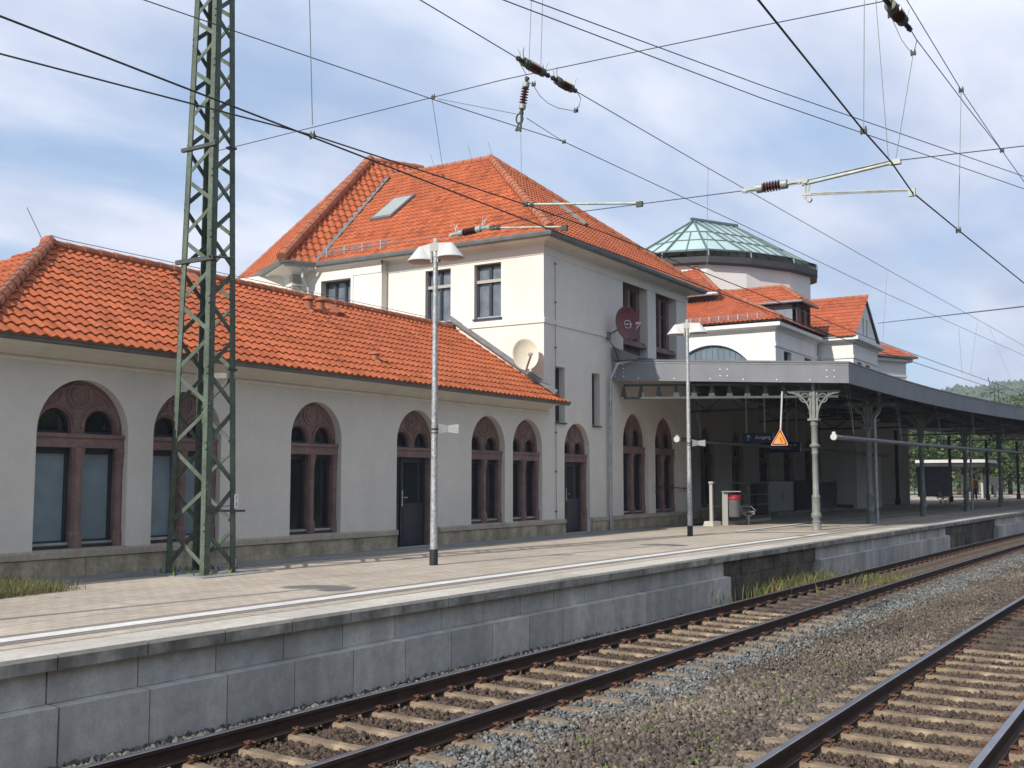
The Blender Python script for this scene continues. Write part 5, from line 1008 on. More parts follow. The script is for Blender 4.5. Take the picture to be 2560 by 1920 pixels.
def bench(x, y, label):
    t = thing('bench', label, 'bench', (x, y, PZ), 'wire mesh benches'); u = V((.93, .36, 0)); v = V((-.36, .93, 0)); o = V((x, y, PZ)); q = MB()
    for s in (-.75, .75): q.tube([o+u*s, o+u*s+V((0, 0, .28))], .045, 8); q.bar(o+u*s-v*.22+V((0, 0, .40)), o+u*s+V((0, 0, .27)), .05, .04); q.bar(o+u*s+v*.22+V((0, 0, .40)), o+u*s+V((0, 0, .27)), .05, .04)
    q.build('leg_frame', 'binp', t); q = MB()
    for k in (-1, 0, 1):
        c = o+u*k*.62; rr = [c+u*.27-v*.2+V((0, 0, .44)), c+u*.29+v*.18+V((0, 0, .42)), c+u*.27+v*.32+V((0, 0, .78)), c-u*.27+v*.32+V((0, 0, .78)), c-u*.29+v*.18+V((0, 0, .42)), c-u*.27-v*.2+V((0, 0, .44)), c+u*.27-v*.2+V((0, 0, .44))]; q.tube(rr, .014, 6)
        for j in range(1, 9): f_ = -.27+.06*j; q.tube([c+u*f_-v*.2+V((0, 0, .44)), c+u*f_+v*.18+V((0, 0, .42)), c+u*f_+v*.32+V((0, 0, .78))], .005, 4)
        for j in range(1, 8): q.tube([c-u*.27+v*(-.2+.055*j)+V((0, 0, .435)), c+u*.27+v*(-.2+.055*j)+V((0, 0, .435))], .005, 4)
    q.build('wire_seat', 'zincl', t); q = MB()
    for s in (-.93, .93): q.tube([o+u*s-v*.25+V((0, 0, .48)), o+u*s-v*.1+V((0, 0, .62)), o+u*s+v*.2+V((0, 0, .62)), o+u*s+v*.25+V((0, 0, .45))], .014, 6)
    q.build('armrest', 'zincl', t)
bench(36.6, 13.1, 'wire mesh bench with steel frame just behind the litter bin')
p = at(2358, 1262, 'z', PZ); bench(p.x, p.y, 'distant wire mesh bench in the shade near the dark notice board')
t = thing('stair_railing', 'grey railing with concrete foot round the underpass stairs', 'railing', (34.2, 13.57, PZ))
q = MB(); q.hexa([(34.0, 13.35, PZ), (34.5, 13.25, PZ), (34.6, 13.65, PZ), (34.1, 13.75, PZ), (34.03, 13.38, PZ+.16), (34.45, 13.3, PZ+.16), (34.55, 13.62, PZ+.16), (34.1, 13.7, PZ+.16)]); q.box((34.6, 13.60, PZ), (40.6, 13.74, PZ+.09)); q.build('concrete_foot', 'concd', t, tint=True)
q = MB(); q.box((34.22, 13.46, PZ+.15), (34.32, 13.56, PZ+1.42)); q.box((34.18, 13.42, PZ+1.40), (34.38, 13.58, PZ+1.47)); q.build('post', 'binp', t)
for x in (36.2, 38.3, 40.5): q = MB(); q.box((x-.03, 13.64, PZ), (x+.03, 13.70, PZ+1.35)); q.build('post', 'zinc', t)
q = MB()
for z in (1.42, .62, .98): q.tube([(34.27, 13.52, PZ+z), (34.6, 13.67, PZ+z), (40.5, 13.67, PZ+z)], .02, 6)
q.build('rails', 'zinc', t)
q = MB(); q.tube([(33.05, 14.98, 2.05), (33.05, 14.90, 2.08), (35.9, 14.90, 1.98), (35.9, 14.98, 1.95)], .02, 6); o = q.build('wall_handrail', 'frame'); tag(o, 'dark handrail on the wall below the last arched window', 'handrail')
for x in (33.05, 35.4): q = MB(); q.tube([(x, 14.9, 2.05), (x-.04, 14.93, 1.93), (x, 15.0, 1.90)], .012, 5); q.build('rail_bracket', 'frame', o)
t = thing('equipment_cabinet', 'grey equipment cabinet against the shaded wall under the canopy', 'cabinet', (44.9, 15.8, PZ))
a, b_ = at(1924, 1270, 'y', 15.7), at(1985, 1270, 'y', 15.7); q = MB(); q.box((a.x, 15.7, PZ), (b_.x, 16.3, PZ+1.45)); q.build('body', 'binm', t); q = MB(); q.box((a.x+.1, 15.69, PZ+.1), ((a.x+b_.x)/2-.01, 15.70, PZ+1.38)); q.box(((a.x+b_.x)/2+.01, 15.69, PZ+.1), (b_.x-.1, 15.70, PZ+1.38)); o = q.build('door', 'zinc', t); q = MB(); q.box(((a.x+b_.x)/2+.05, 15.67, PZ+.7), ((a.x+b_.x)/2+.08, 15.69, PZ+.9)); q.build('handle', 'black', o)
t = thing('barrier', 'dark panelled barrier with vertical bars beside the grey cabinet', 'barrier', (b_.x, 15.6, PZ))
q = MB(); x0_ = b_.x+.1; x1_ = x0_+7.0; q.box((x0_, 15.62, PZ+.05), (x0_+3.3, 15.66, PZ+1.5)); q.build('panel', 'canopyd', t); q = MB(); q.box((x0_+3.3, 15.6, PZ+1.42), (x1_, 15.66, PZ+1.5)); q.box((x0_+3.3, 15.6, PZ+.1), (x1_, 15.66, PZ+.16))
for k in range(24): xx = x0_+3.4+k*.15; q.box((xx, 15.61, PZ+.1), (xx+.03, 15.65, PZ+1.45))
q.build('bars', 'zinc', t); q = MB(); q.box((x0_-4, 15.2, PZ), (x1_, 15.6, PZ+.12)); structure(q.build('raised_kerb', 'slab'))
# hanging signs
def arrow(q, o, x, y, L, ang, th=.016):
    d = x*math.cos(ang)+y*math.sin(ang); q.bar(o-d*L/2, o+d*L/2, .004, th, up=d.cross(x.cross(y))) if False else None
    n = x.cross(y).normalized(); s = n.cross(d).normalized()
    def seg(p, r_): dd = (r_-p).normalized(); w2 = n.cross(dd)*th/2; q.add([p-w2+n*.0, p+w2, r_+w2, r_-w2], [(0, 1, 2, 3)])
    seg(o-d*L/2, o+d*L/2); seg(o+d*L/2-d*L*.40+s*L*.40, o+d*L/2+d*.008); seg(o+d*L/2-d*L*.40-s*L*.40, o+d*L/2+d*.008)
def hang_sign(px0, px1, py0, py1, xd, label, ang, txt, hang, extra=False):
    X_ = V((0, -1, 0)); Z_ = V((0, 0, 1)); a = at(px0, py0, 'x', xd); b_ = at(px1, py0, 'x', xd); z1 = a.z; z0 = at(px0, py1, 'x', xd).z
    t = thing('exit_sign', label, 'sign', (xd, a.y, z1), 'blue hanging exit signs'); q = MB(); q.box((xd, b_.y, z0), (xd+.14, a.y, z1)); q.build('panel', 'signblue', t)
    h = z1-z0; q = MB(); arrow(q, V((xd-.004, a.y-h*.62, (z0+z1)/2)), X_, Z_, h*.55, ang, h*.055); q.build('arrow', 'signw', t)
    text(txt, h*.48, frame4(V((xd-.004, a.y-h*1.30, (z0+z1)/2+.04*h)), X_, Z_), 'signw', t)
    q = MB()
    for hp in hang: p = at(hp, py0, 'x', xd+.07); q.tube([(p.x, p.y, z1), (p.x, p.y, 5.85)], .024, 6)
    q.build('hanger', 'white', t); return t, z0, z1, a, b_
hang_sign(1856, 1932, 1083, 1108, 38.0, 'blue hanging exit sign with an up arrow, left of the orange triangle', math.pi/2, 'Ausgang', (1866.5, 1912))
t, z0, z1, a, b_ = hang_sign(1902, 2000, 1106, 1132, 44.0, 'blue hanging exit sign with a left arrow, behind the orange triangle', math.pi, 'Ausgang', (1968.5, 1992))
q = MB(); X_ = V((0, -1, 0))
for k in range(2): c = V((43.99, a.y-.85*(a.y-b_.y)+.12-k*.16, (z0+z1)/2+.08)); q.lathe([(.06, 0), (.06, .004)], c, (-1, 0, 0), 12)
q.build('pictogram', 'binp', t)
T3 = [at(1951, 1071, 'x', 32.55), at(1926.5, 1113, 'x', 32.55), at(1971, 1114, 'x', 32.55)]; T3[1].z = T3[2].z = (T3[1].z+T3[2].z)/2
t = thing('warning_sign', 'orange triangular warning sign hanging from the canopy edge', 'sign', T3[0]); cen3 = (T3[0]+T3[1]+T3[2])/3
def tri(f_, x, m, name, th=.01):
    q = MB(lambda a, c, b: V((x+c, a, b))); pts = []
    for i in range(3):
        p = cen3+(T3[i]-cen3)*f_; pr = cen3+(T3[i-1]-cen3)*f_; nx_ = cen3+(T3[(i+1) % 3]-cen3)*f_
        for k in range(5): s_ = k/4; a_ = p+(pr-p).normalized()*.05; b2 = p+(nx_-p).normalized()*.05; r_ = a_.lerp(p, s_).lerp(p.lerp(b2, s_), s_); pts.append((r_.y, r_.z))
    q.prism(pts, 0, th); return q.build(name, m, t)
tri(1.0, 32.55, mat('sign_rim', (.80, .42, .28), .5), 'rim', .03); tri(.90, 32.544, mat('sign_dark_red', (.10, .006, .002), .5), 'border', .005); tri(.72, 32.539, 'orange', 'face', .004)
q = MB(lambda a, c, b: V((32.535+c, cen3.y+a, cen3.z+b))); q.prism([(.13, -.12), (.02, -.12), (.02, -.0), (.13, -.0)], 0, .003); q.build('pictogram', mat('sign_pink', (.80, .26, .14), .5), t)
q = MB(lambda a, c, b: V((32.534+c, cen3.y+a, cen3.z+b)))
q.prism([(-.02+.02*math.cos(k), .055+.02*math.sin(k)) for k in np.linspace(0, 6, 8)], 0, .003)
for p_, r_ in (((-.02, .04), (-.055, -.02)), ((-.055, -.02), (-.07, -.07)), ((-.04, .02), (-.08, .03)), ((-.055, -.02), (-.10, -.05)), ((-.055, -.085), (-.10, -.085)), ((.15, -.135), (.03, -.135))):
    d_ = V((r_[0]-p_[0], r_[1]-p_[1])); n_ = V((-d_.y, d_.x)).normalized()*.008; q.prism([(p_[0]-n_.x, p_[1]-n_.y), (p_[0]+n_.x, p_[1]+n_.y), (r_[0]+n_.x, r_[1]+n_.y), (r_[0]-n_.x, r_[1]-n_.y)], 0, .003)
q.build('figure', 'signk', t)
p = at(1955, 980, 'x', 32.55); q = MB(); q.tube([(32.57, T3[0].y, T3[0].z-.02), (32.57, p.y, 5.0)], .028, 8); q.build('hanger', 'white', t)
# far platform things
p = at(2338, 1262, 'z', PZ); t = thing('notice_board', 'dark notice board standing in the shade at the far end of the canopy', 'notice board', p); dd = V((.55, -.83, 0)); q = MB(); wv = dd*1.05; nv = V((.83, .55, 0))*.05
q.hexa([p-wv-nv+V((0, 0, .5)), p+wv-nv+V((0, 0, .5)), p+wv+nv+V((0, 0, .5)), p-wv+nv+V((0, 0, .5)), p-wv-nv+V((0, 0, 2.35)), p+wv-nv+V((0, 0, 2.35)), p+wv+nv+V((0, 0, 2.35)), p-wv+nv+V((0, 0, 2.35))]); q.build('board', 'slate', t); q = MB()
for s in (-.9, .9): q.tube([p+dd*s, p+dd*s+V((0, 0, .6))], .04, 6)
q.build('leg', 'zinc', t)
t = thing('signal_box_unit', 'white box on a post in the sun beyond the canopy', 'equipment box', at(2488, 1232, 'z', 0)); c = at(2487, 1205, 'x', 105)
q = MB(); q.box((c.x-.5, c.y-.45, c.z-.30), (c.x+.5, c.y+.5, c.z+.42)); q.box((c.x-.6, c.y-.55, c.z+.42), (c.x+.6, c.y+.6, c.z+.5)); q.build('box', 'white', t); q = MB(); q.box((c.x-.12, c.y-.1, -.25), (c.x+.12, c.y+.1, c.z-.30)); q.build('post', 'white', t)
c = at(2454, 1186, 'x', 100); q = MB(); q.tube([(c.x, c.y, -.25), (c.x, c.y, c.z)], .09, 6); q.tube([(c.x, c.y, c.z), (c.x, c.y, c.z+.1)], .1, 6); tag(q.build('marker_post', 'white'), 'slim white post in the sun left of the white box', 'post')
a, b_ = at(2288, 1154, 'x', 98), at(2464, 1152, 'x', 98); t = thing('shelter_roof', 'low white edged shelter roof seen beyond the canopy columns', 'shelter', a); q = MB(); q.box((98, b_.y, a.z-.12), (106, a.y, a.z+.14)); q.build('roof', 'white', t); q = MB(); q.box((98.1, b_.y+.1, a.z-.5), (105, a.y-.1, a.z-.12)); q.build('beam', 'canopyd', t); q = MB()
for f_ in (.05, .35, .65, .95): y = b_.y+(a.y-b_.y)*f_; q.box((99, y-.1, -.2), (99.2, y+.1, a.z-.4))
q.build('post', 'canopyd', t)
# person
def person():
    p = at(2437, 1250, 'z', PZ); t = thing('person', 'person in an orange top and navy trousers walking at the far end of the platform', 'person', p)
    def skin(name, joints, edges, m, parent):
        me = bpy.data.meshes.new(name); me.from_pydata([V(j[0])+p for j in joints], edges, []); o = link(name, me, parent); md = o.modifiers.new('skin', 'SKIN'); 
        for i, j in enumerate(joints): me.skin_vertices[0].data[i].radius = (j[1], j[1]*.8)
        me.skin_vertices[0].data[0].use_root = True; o.modifiers.new('sub', 'SUBSURF').levels = 1; me.materials.append(M[m]); return o
    J = [((0, 0, .92), .13), ((0, 0, 1.2), .13), ((0, 0, 1.42), .14), ((0, 0, 1.52), .05), ((0, 0, 1.60), .085), ((0, 0, 1.70), .085), ((0, .19, 1.42), .05), ((.04, .25, 1.15), .042), ((-.06, .25, .92), .032), ((0, -.19, 1.42), .05), ((-.04, -.25, 1.15), .042), ((.06, -.25, .92), .032), ((0, .09, .85), .085), ((.08, .1, .48), .055), ((.02, .1, .08), .038), ((-.1, .1, .03), .035), ((0, -.09, .85), .085), ((-.02, -.1, .48), .055), ((.16, -.1, .10), .038), ((.05, -.1, .04), .035)]
    Ed = [(0, 1), (1, 2), (2, 3), (3, 4), (4, 5), (2, 6), (6, 7), (7, 8), (2, 9), (9, 10), (10, 11), (0, 12), (12, 13), (13, 14), (14, 15), (0, 16), (16, 17), (17, 18), (18, 19)]
    try: me = bpy.data.meshes.new('test'); body = None
    except Exception: pass
    me = bpy.data.meshes.new('body'); me.from_pydata([V(j[0])+p for j in J], Ed, []); o = link('body', me, t); o.modifiers.new('skin', 'SKIN')
    bpy.context.view_layer.update()
    if not me.skin_vertices:
        bm = bmesh.new(); bm.from_mesh(me); bm.verts.layers.skin.verify(); bm.to_mesh(me); bm.free()
    for i, j in enumerate(J): me.skin_vertices[0].data[i].radius = (j[1], j[1])
    me.skin_vertices[0].data[0].use_root = True; o.modifiers.new('sub', 'SUBSURF').levels = 1; me.materials.append(M['skin'])
    q = MB(); q.lathe([(.17, .88), (.18, 1.1), (.21, 1.40), (.17, 1.50), (.08, 1.53)], p, n=14)
    for sg in (-1, 1): q.tube([p+V((0, sg*.17, 1.44)), p+V((sg*.04, sg*.255, 1.15)), p+V((-sg*.05, sg*.255, .97))], [.075, .06, .05], 8)
    q.build('jacket', 'cloth_o', t, smooth=True); q = MB()
    q.tube([p+V((0, .08, .93)), p+V((.08, .1, .48)), p+V((.02, .1, .10))], [.115, .085, .065], 8); q.tube([p+V((0, -.08, .93)), p+V((-.02, -.1, .48)), p+V((.16, -.1, .12))], [.115, .085, .065], 8); q.build('trousers', 'cloth_b', t, smooth=True)
    q = MB(); q.lathe([(.06, 1.60), (.105, 1.64), (.105, 1.74), (.06, 1.80), (0, 1.81)], p+V((.02, 0, 0)), n=12); q.build('hair', 'hair', t, smooth=True)
person()
# ---------------------------------------------------------------- CATENARY
MX = 12.7
def wire(name, pts, r, label, cat, m='wire', group=None):
    q = MB(); q.tube(pts, r, 6); o = q.build(name, m); tag(o, label, cat, group); return o
def sagpts(a, b_, sag, n=14):
    a, b_ = V(a), V(b_); return [a.lerp(b_, k/n)-V((0, 0, 4*sag*(k/n)*(1-k/n))) for k in range(n+1)]
wire('contact_wire', [(-8, 6.9, 5.5), (4.3, 6.86, 5.5), (12.0, 6.84, 5.51), (25, 6.55, 5.5), (40, 5.75, 5.5), (48, 5.7, 5.52), (62, 5.6, 5.5), (75, 4.5, 5.5)], .0085, 'dark contact wire above the station track, passing right in front of the lattice mast', 'overhead wire')
wire('contact_wire', [(-6, 8.9, 5.5), (4.69, 7.48, 5.5), (7.49, 6.86, 5.53), (10.63, 6.44, 5.5), (12.41, 6.38, 5.53), (25, 6.0, 5.5), (40, 5.3, 5.5), (60, 4.6, 5.5)], .0075, 'second contact wire crossing the first one left of the roof ridge', 'overhead wire')
wire('contact_wire', [(-6, 2.05, 5.5)]+[tuple(at(x, y, 'z', 5.5)) for x, y in ((1896, 0), (2158, 326), (2228, 405), (2280, 480), (2398, 577), (2558, 706))]+[(32, 1.3, 5.5), (60, -.6, 5.5)], .009, 'thick dark contact wire running down the upper right of the sky', 'overhead wire')
wire('messenger_wire', [(2, 9.75, 7.2), (7.69, 9.6, 7.6), (12.7, 9.32, 7.95), (15.1, 8.4, 7.79), (20.8, 7.54, 7.5), (30.7, 6.85, 7.42), (47, 5.3, 7.2), (60, 4.6, 7.6)], .0065, 'messenger wire passing over the tiled roofs from the cross span clamp', 'overhead wire')
B0 = at(1051, 0, 'y', 6.85); B1 = at(1293, 145, 'y', 6.85); B2 = at(1440, 228, 'y', 6.85); B3 = at(1770, 420, 'y', 6.85)
wire('messenger_wire', [(4, 6.85, 7.4), B0, B1, B2, B3, (29.3, 6.5, 7.83), (40.8, 5.7, 7.68), (60, 4.6, 7.5)], .0065, 'messenger wire with the two dark insulators, descending to the right', 'overhead wire')
F1 = [at(1259, 0, 'y', 6.85), at(1900, 244, 'y', 5.62), at(2560, 472, 'y', 2.75)]; F2 = [at(1327, 0, 'y', 6.85), at(1900, 212, 'y', 5.6), at(2560, 441, 'y', 2.66)]
for F_, lb in ((F1, 'lower of two parallel feeder wires crossing the top of the sky'), (F2, 'upper of two parallel feeder wires crossing the top of the sky')):
    d0 = F_[0]-F_[1]; d1_ = F_[2]-F_[1]; wire('feeder_wire', [F_[0]+d0*.8, F_[0], F_[1], F_[2], F_[2]+d1_*.8], .0075, lb, 'overhead wire', 'wirel' if False else 'wire')
wire('cross_span_wire', [at(530, 380, 'x', MX), at(595, 365, 'x', MX), at(1083, 243, 'x', MX), at(1255, 200, 'x', MX), at(1320, 186, 'x', MX), at(1900, 65, 'x', MX), at(2210, 3, 'x', MX)], .0065, 'upper cross span wire rising from the lattice mast to the top right', 'overhead wire')
wire('cross_span_wire', [(MX, 13.35, 5.62), at(700, 655, 'x', MX), at(918, 617, 'x', MX), at(1126, 588, 'x', MX)], .005, 'lower cross span wire in front of the roof between mast and insulator', 'overhead wire', 'wirel')
wire('cross_span_wire', [at(1224, 569, 'x', MX), at(1305, 548, 'x', MX), at(1578, 513, 'x', MX), at(1857, 477, 'x', MX)], .006, 'lower cross span wire between the two horizontal insulators', 'overhead wire')
wire('cross_span_wire', [at(2010, 452, 'x', MX), at(2236, 402, 'x', MX), at(2560, 365, 'x', MX), (MX, -1.0, 5.95)], .006, 'lower cross span wire leaving to the right edge', 'overhead wire')
# branch of messenger from the clamp
wire('jumper_wire', [at(1095, 247, 'x', MX), at(1296, 286, 'x', MX)], .0055, 'thin wire from the clamp to the hanging pulley', 'overhead wire', 'wirel')
wire('jumper_wire', [at(1316, 295, 'x', MX+.05), at(1410, 355, 'y', 8.5)], .0055, 'thin wire from the pulley down to the messenger clamp', 'overhead wire', 'wirel')
def hanger(p0, p1, label, r=.004): return wire('dropper_wire', [p0, p1], r, label, 'dropper wire', 'wirel', 'thin vertical dropper wires')
hanger(at(773, -30, 'x', 7.4), at(781, 312, 'x', 7.4), 'long vertical dropper wire above the roof between mast and lamp', .005)
hanger(at(1329, -20, 'x', MX), at(1322, 180, 'x', MX), 'left one of two vertical droppers above the double insulator', .005); hanger(at(1357, -20, 'x', MX), at(1352, 165, 'x', MX), 'right one of two vertical droppers above the double insulator', .005)
hanger(at(1080, 245, 'x', MX), at(1107, 420, 'x', 14.5), 'dropper from the cross span clamp to the roof ridge line'); hanger(at(1302, 335, 'x', MX), at(1305, 548, 'x', MX), 'dropper below the vertical insulator')
hanger(at(1770, 421, 'y', 6.85), at(1767, 720, 'y', 6.85), 'dropper in front of the glass lantern roof'); hanger(at(2218, 677, 'y', 6.3), at(2206, 860, 'y', 6.3), 'short dropper right of the gable')
hanger(at(2161, -30, 'y', 2.4), at(2159, 322, 'y', 2.4), 'left dropper down to the thick contact wire'); hanger(at(2188, -20, 'x', MX), at(2221, 398, 'x', MX), 'slanting dropper down to the registration clamp'); hanger(at(2283, 135, 'x', MX), at(2239, 400, 'x', MX), 'dropper from the hanging wire loop to the registration clamp')
hanger(at(2403, 225, 'y', 2.2), at(2396, 574, 'y', 2.2), 'right dropper down to the thick contact wire'); hanger(at(2444, 803, 'y', 5.6), at(2426, 935, 'y', 5.6), 'distant short dropper, the middle one'); hanger(at(2397, 821, 'y', 5.6), at(2405, 935, 'y', 5.6), 'distant short dropper, the left one'); hanger(at(2472, 815, 'y', 5.4), at(2538, 975, 'y', 4.6), 'distant slanting dropper right of the others')
RW = [at(2275, 72, 'x', 12.2), at(2292, 100, 'y', 2.45), at(2420, 270, 'y', 2.3), at(2505, 377, 'y', 2.15), at(2575, 475, 'y', 2.0)]
wire('messenger_wire', RW+[RW[-1]+(RW[-1]-RW[-2])*3], .006, 'messenger wire running from the top right insulator to the right edge', 'overhead wire')
wire('messenger_wire', [at(2255, -20, 'y', 2.4), at(2267, 0, 'y', 2.4), at(2403, 225, 'y', 2.2), at(2505, 377, 'y', 2.15)], .0055, 'upper wire joining the messenger near the right edge', 'overhead wire', 'wirel')
wire('jumper_wire', [at(2210, 5, 'x', MX), at(2226, 38, 'x', MX), at(2236, 60, 'x', MX), at(2253, 98, 'x', MX), at(2267, 118, 'x', MX), at(2281, 134, 'x', MX), at(2285, 131, 'x', MX), at(2292, 101, 'x', MX)], .005, 'wire loop hanging under the top right insulator', 'overhead wire', 'wirel')
wire('span_wire', [at(2195, 808, 'y', 8), at(2560, 766, 'y', 2)], .012, 'faint thin wire low in the sky right of the gable', 'overhead wire', 'wirel')
wire('jumper_wire', [at(1322, 205, 'x', MX), at(1333, 213, 'x', MX), at(1350, 240, 'x', MX), at(1370, 258, 'x', MX), at(1395, 270, 'x', MX), at(1437, 278, 'x', MX), at(1448, 265, 'x', MX), at(1452, 245, 'x', MX), at(1442, 230, 'x', MX)], .005, 'curved jumper wire looping below the double insulator', 'overhead wire', 'wire')
wire('jumper_wire', [B1, at(1306, 170, 'x', MX), at(1315, 186, 'x', MX)], .005, 'short jumper from the left insulator to the cross span', 'overhead wire')
def insulator(p0, p1, label, r=.055, sheds=6, capf=.20, endf=.18, horns=False, hang=False, dark=False):
    p0, p1 = V(p0), V(p1); L0 = (p1-p0).length; d = (p1-p0).normalized(); t = thing('insulator', label, 'insulator', p0)
    e0, e1 = L0*endf, L0*(1-endf); c0, c1 = e0+L0*capf*.9, e1-L0*capf*.9
    q = MB(); prof = [(r*.4, c0)]; n = sheds; st_ = (c1-c0)/n
    for k in range(n): z = c0+st_*k; prof += [(r*.42, z+st_*.1), (r*.98, z+st_*.42), (r*1.0, z+st_*.55), (r*.42, z+st_*.8)]
    q.lathe(prof+[(r*.4, c1)], p0, d, 14); q.build('sheds', 'insul', t, smooth=False)
    for (a, b_) in ((e0, c0), (c1, e1)): q = MB(); q.lathe([(r*.55, a-.0), (r*.86, a+.008), (r*.86, b_-.008), (r*.7, b_)], p0, d, 14); q.build('cap', 'capd' if dark else 'cap', t, smooth=True)
    q = MB()
    for (a, b_, wd) in ((0, e0, .05), (e1, L0, .05)):
        pa, pb_ = p0+d*a, p0+d*b_; q.bar(pa, pb_, wd, .02); q.bar(pa, pb_, .018, wd*1.1); q.lathe([(.03, -.02), (.03, .02)], pa.lerp(pb_, .2 if a == 0 else .8), d.cross(V((0, 0, 1))) if abs(d.z) < .9 else (1, 0, 0), 8)
    q.build('end_fitting', 'cap' if not (hang or dark) else 'mastd', t)
    if horns:
        q = MB(); s_ = d.cross(V((0, 0, 1))).normalized()
        for a in (e0*.8, e1+.2*e0):
            for sg in (-1, 1): pa = p0+d*a; q.tube([pa, pa+V((0, 0, .05))+s_*sg*.02, pa+V((0, 0, .11))+s_*sg*.025+d*(.015 if a > c0 else -.015), pa+V((0, 0, .16))+s_*sg*.055+d*(.03 if a > c0 else -.03)], [.011, .010, .008, .003], 6)
        q.build('arcing_horn', 'white' if horns == 'white' else 'rod', t)
    return t
insulator(at(1124, 589, 'x', MX), at(1226, 567, 'x', MX), 'horizontal brown insulator with white arcing horns above the lamp', r=.055, horns='white', endf=.22, capf=.14)
insulator(at(1856, 478, 'x', MX), at(2006, 453, 'x', MX), 'large horizontal brown insulator in the sky right of centre', r=.068, endf=.24, capf=.13, sheds=6)
insulator(at(1318, 194, 'x', MX), at(1303, 285, 'x', MX), 'vertical brown insulator hanging from the cross span', r=.058, endf=.13, capf=.16, hang=True)
insulator(B1+V((0, 0, .0)), at(1372, 190, 'y', 6.85), 'dark insulator at the upper left of the messenger pair', r=.066, endf=.18, capf=.18, horns=True, dark=True)
insulator(at(1380, 194, 'y', 6.85), B2, 'dark insulator at the lower right of the messenger pair', r=.066, endf=.18, capf=.18, horns=True, dark=True)
insulator(at(2205, -12, 'x', 11.4), at(2276, 75, 'x', 12.2), 'dark insulator in the top right corner of the sky', r=.075, endf=.26, capf=.15, horns=True, dark=True)
# pulley
pc = at(1299, 297, 'x', MX); t = thing('tension_pulley', 'dark pulley hanging under the vertical insulator', 'pulley', pc); q = MB(); rr_ = [pc+V((.0, .055*math.cos(a), .075*math.sin(a))) for a in np.linspace(0, 2*math.pi, 17)]; q.tube(rr_, .012, 6); q.build('wheel', 'mastd', t); q = MB(); q.bar(at(1304, 282, 'x', MX), at(1301, 330, 'x', MX), .02, .025); q.bar(at(1299, 305, 'x', MX), at(1289, 328, 'x', MX), .018, .022); q.bar(at(1290, 326, 'x', MX), at(1300, 322, 'x', MX), .03, .03); q.build('strap', 'mastd', t)
# clamps
for (a, lb) in ((at(1083, 243, 'x', MX), 'cross span clamp above the roof ridge'), (at(1410, 355, 'y', 8.5), 'messenger clamp in the sky right of the roof ridge'), (at(1334, 211, 'x', MX), 'jumper clamp beside the vertical insulator'), (at(1440, 277, 'x', MX), 'jumper clamp at the lowest point of the loop'), (at(781, 340, 'x', 7.45), 'clamp where the two contact wires cross'), (at(2283, 133, 'x', MX), 'clamp at the bottom of the right wire loop'), (at(2226, 39, 'x', MX), 'clamp left of the top right insulator'), (at(2505, 377, 'y', 2.15), 'clamp where two wires join near the right edge'), (at(2403, 226, 'y', 2.2), 'clamp at the top of the right dropper'), (at(1107, 440, 'x', 15), 'small ring clamp in front of the roof ridge'), (at(2159, 328, 'y', 2.4), 'clamp on the thick contact wire below the left dropper'), (at(2396, 577, 'y', 2.2), 'clamp on the thick contact wire below the right dropper')):
    q = MB(); q.box(a-V((.012, .03, .02)), a+V((.012, .03, .02))); q.tube([a+V((0, -.02, -.03)), a+V((0, -.02, .045))], .008, 5); q.tube([a+V((0, .02, -.03)), a+V((0, .02, .045))], .008, 5); tag(q.build('wire_clamp', 'mastd'), lb, 'clamp', 'small clamps on the overhead wires')
# steady arms
def arm(name, p0, p1, r, label, ends=True):
    t = thing(name, label, 'steady arm', p0); q = MB(); q.tube([p0, p1], r, 10); q.build('tube', 'rod', t); q = MB(); d = (V(p1)-V(p0)).normalized(); 
    q.box(V(p1)-V((.02, .05, .05)), V(p1)+V((.02, .04, .02))); q.box(V(p0)+d*.02-V((.025, .04, .03)), V(p0)+d*.02+V((.025, .04, .03))); q.lathe([(.03, -.03), (.03, .03)], V(p0)+d*.12, d, 8); q.build('clamp', 'mastd', t); return t
arm('steady_arm', at(1228, 570, 'x', MX), at(1410, 567, 'x', MX), .014, 'green grey steady arm in front of the main roof corner')
arm('steady_arm', at(1312, 511, 'x', MX), at(1598, 508, 'x', MX), .016, 'upper pale steady arm crossing the right roof slope')
t = thing('registration_arm', 'pale registration arm right of the large insulator holding the thick contact wire', 'steady arm', at(2010, 455, 'x', MX))
q = MB(); q.tube([at(2005, 462, 'x', MX), at(2236, 406, 'x', MX)], .019, 10); q.build('tube', 'rod', t)
q = MB(); q.tube([at(2010, 452, 'x', MX), at(2230, 400, 'x', MX)], .006, 6); q.build('tie_rod', 'rod', t)
q = MB(); a, b_, c = at(2013, 458, 'x', MX), at(2013, 497, 'x', MX), at(2024, 462, 'x', MX); q.bar(a, b_, .02, .025); q.bar(c, at(2019, 484, 'x', MX), .016, .02); q.bar(at(2006, 487, 'x', MX), at(2030, 484, 'x', MX), .03, .03); q.lathe([(.035, -.02), (.035, .02)], at(2023, 499, 'x', MX), (1, 0, 0), 10); q.lathe([(.04, -.03), (.04, .03)], at(2013, 452, 'x', MX), (1, 0, 0), 10); q.build('bracket', 'cap', t)
q = MB(); q.tube([at(2026, 483, 'x', MX), at(2272, 474, 'x', 12.5)], .009, 6); q.tube([at(2028, 488, 'x', MX), at(2040, 487, 'x', MX), at(2278, 477, 'x', 12.5)], .007, 6); q.build('steady_rod', 'rod', t)
q = MB(); q.box(at(2232, 406, 'x', MX)-V((.03, .09, .03)), at(2232, 406, 'x', MX)+V((.03, .03, .03))); q.box(at(2279, 480, 'x', 12.5)-V((.02, .04, .05)), at(2279, 480, 'x', 12.5)+V((.02, .03, .04))); q.build('clamp', 'cap', t)
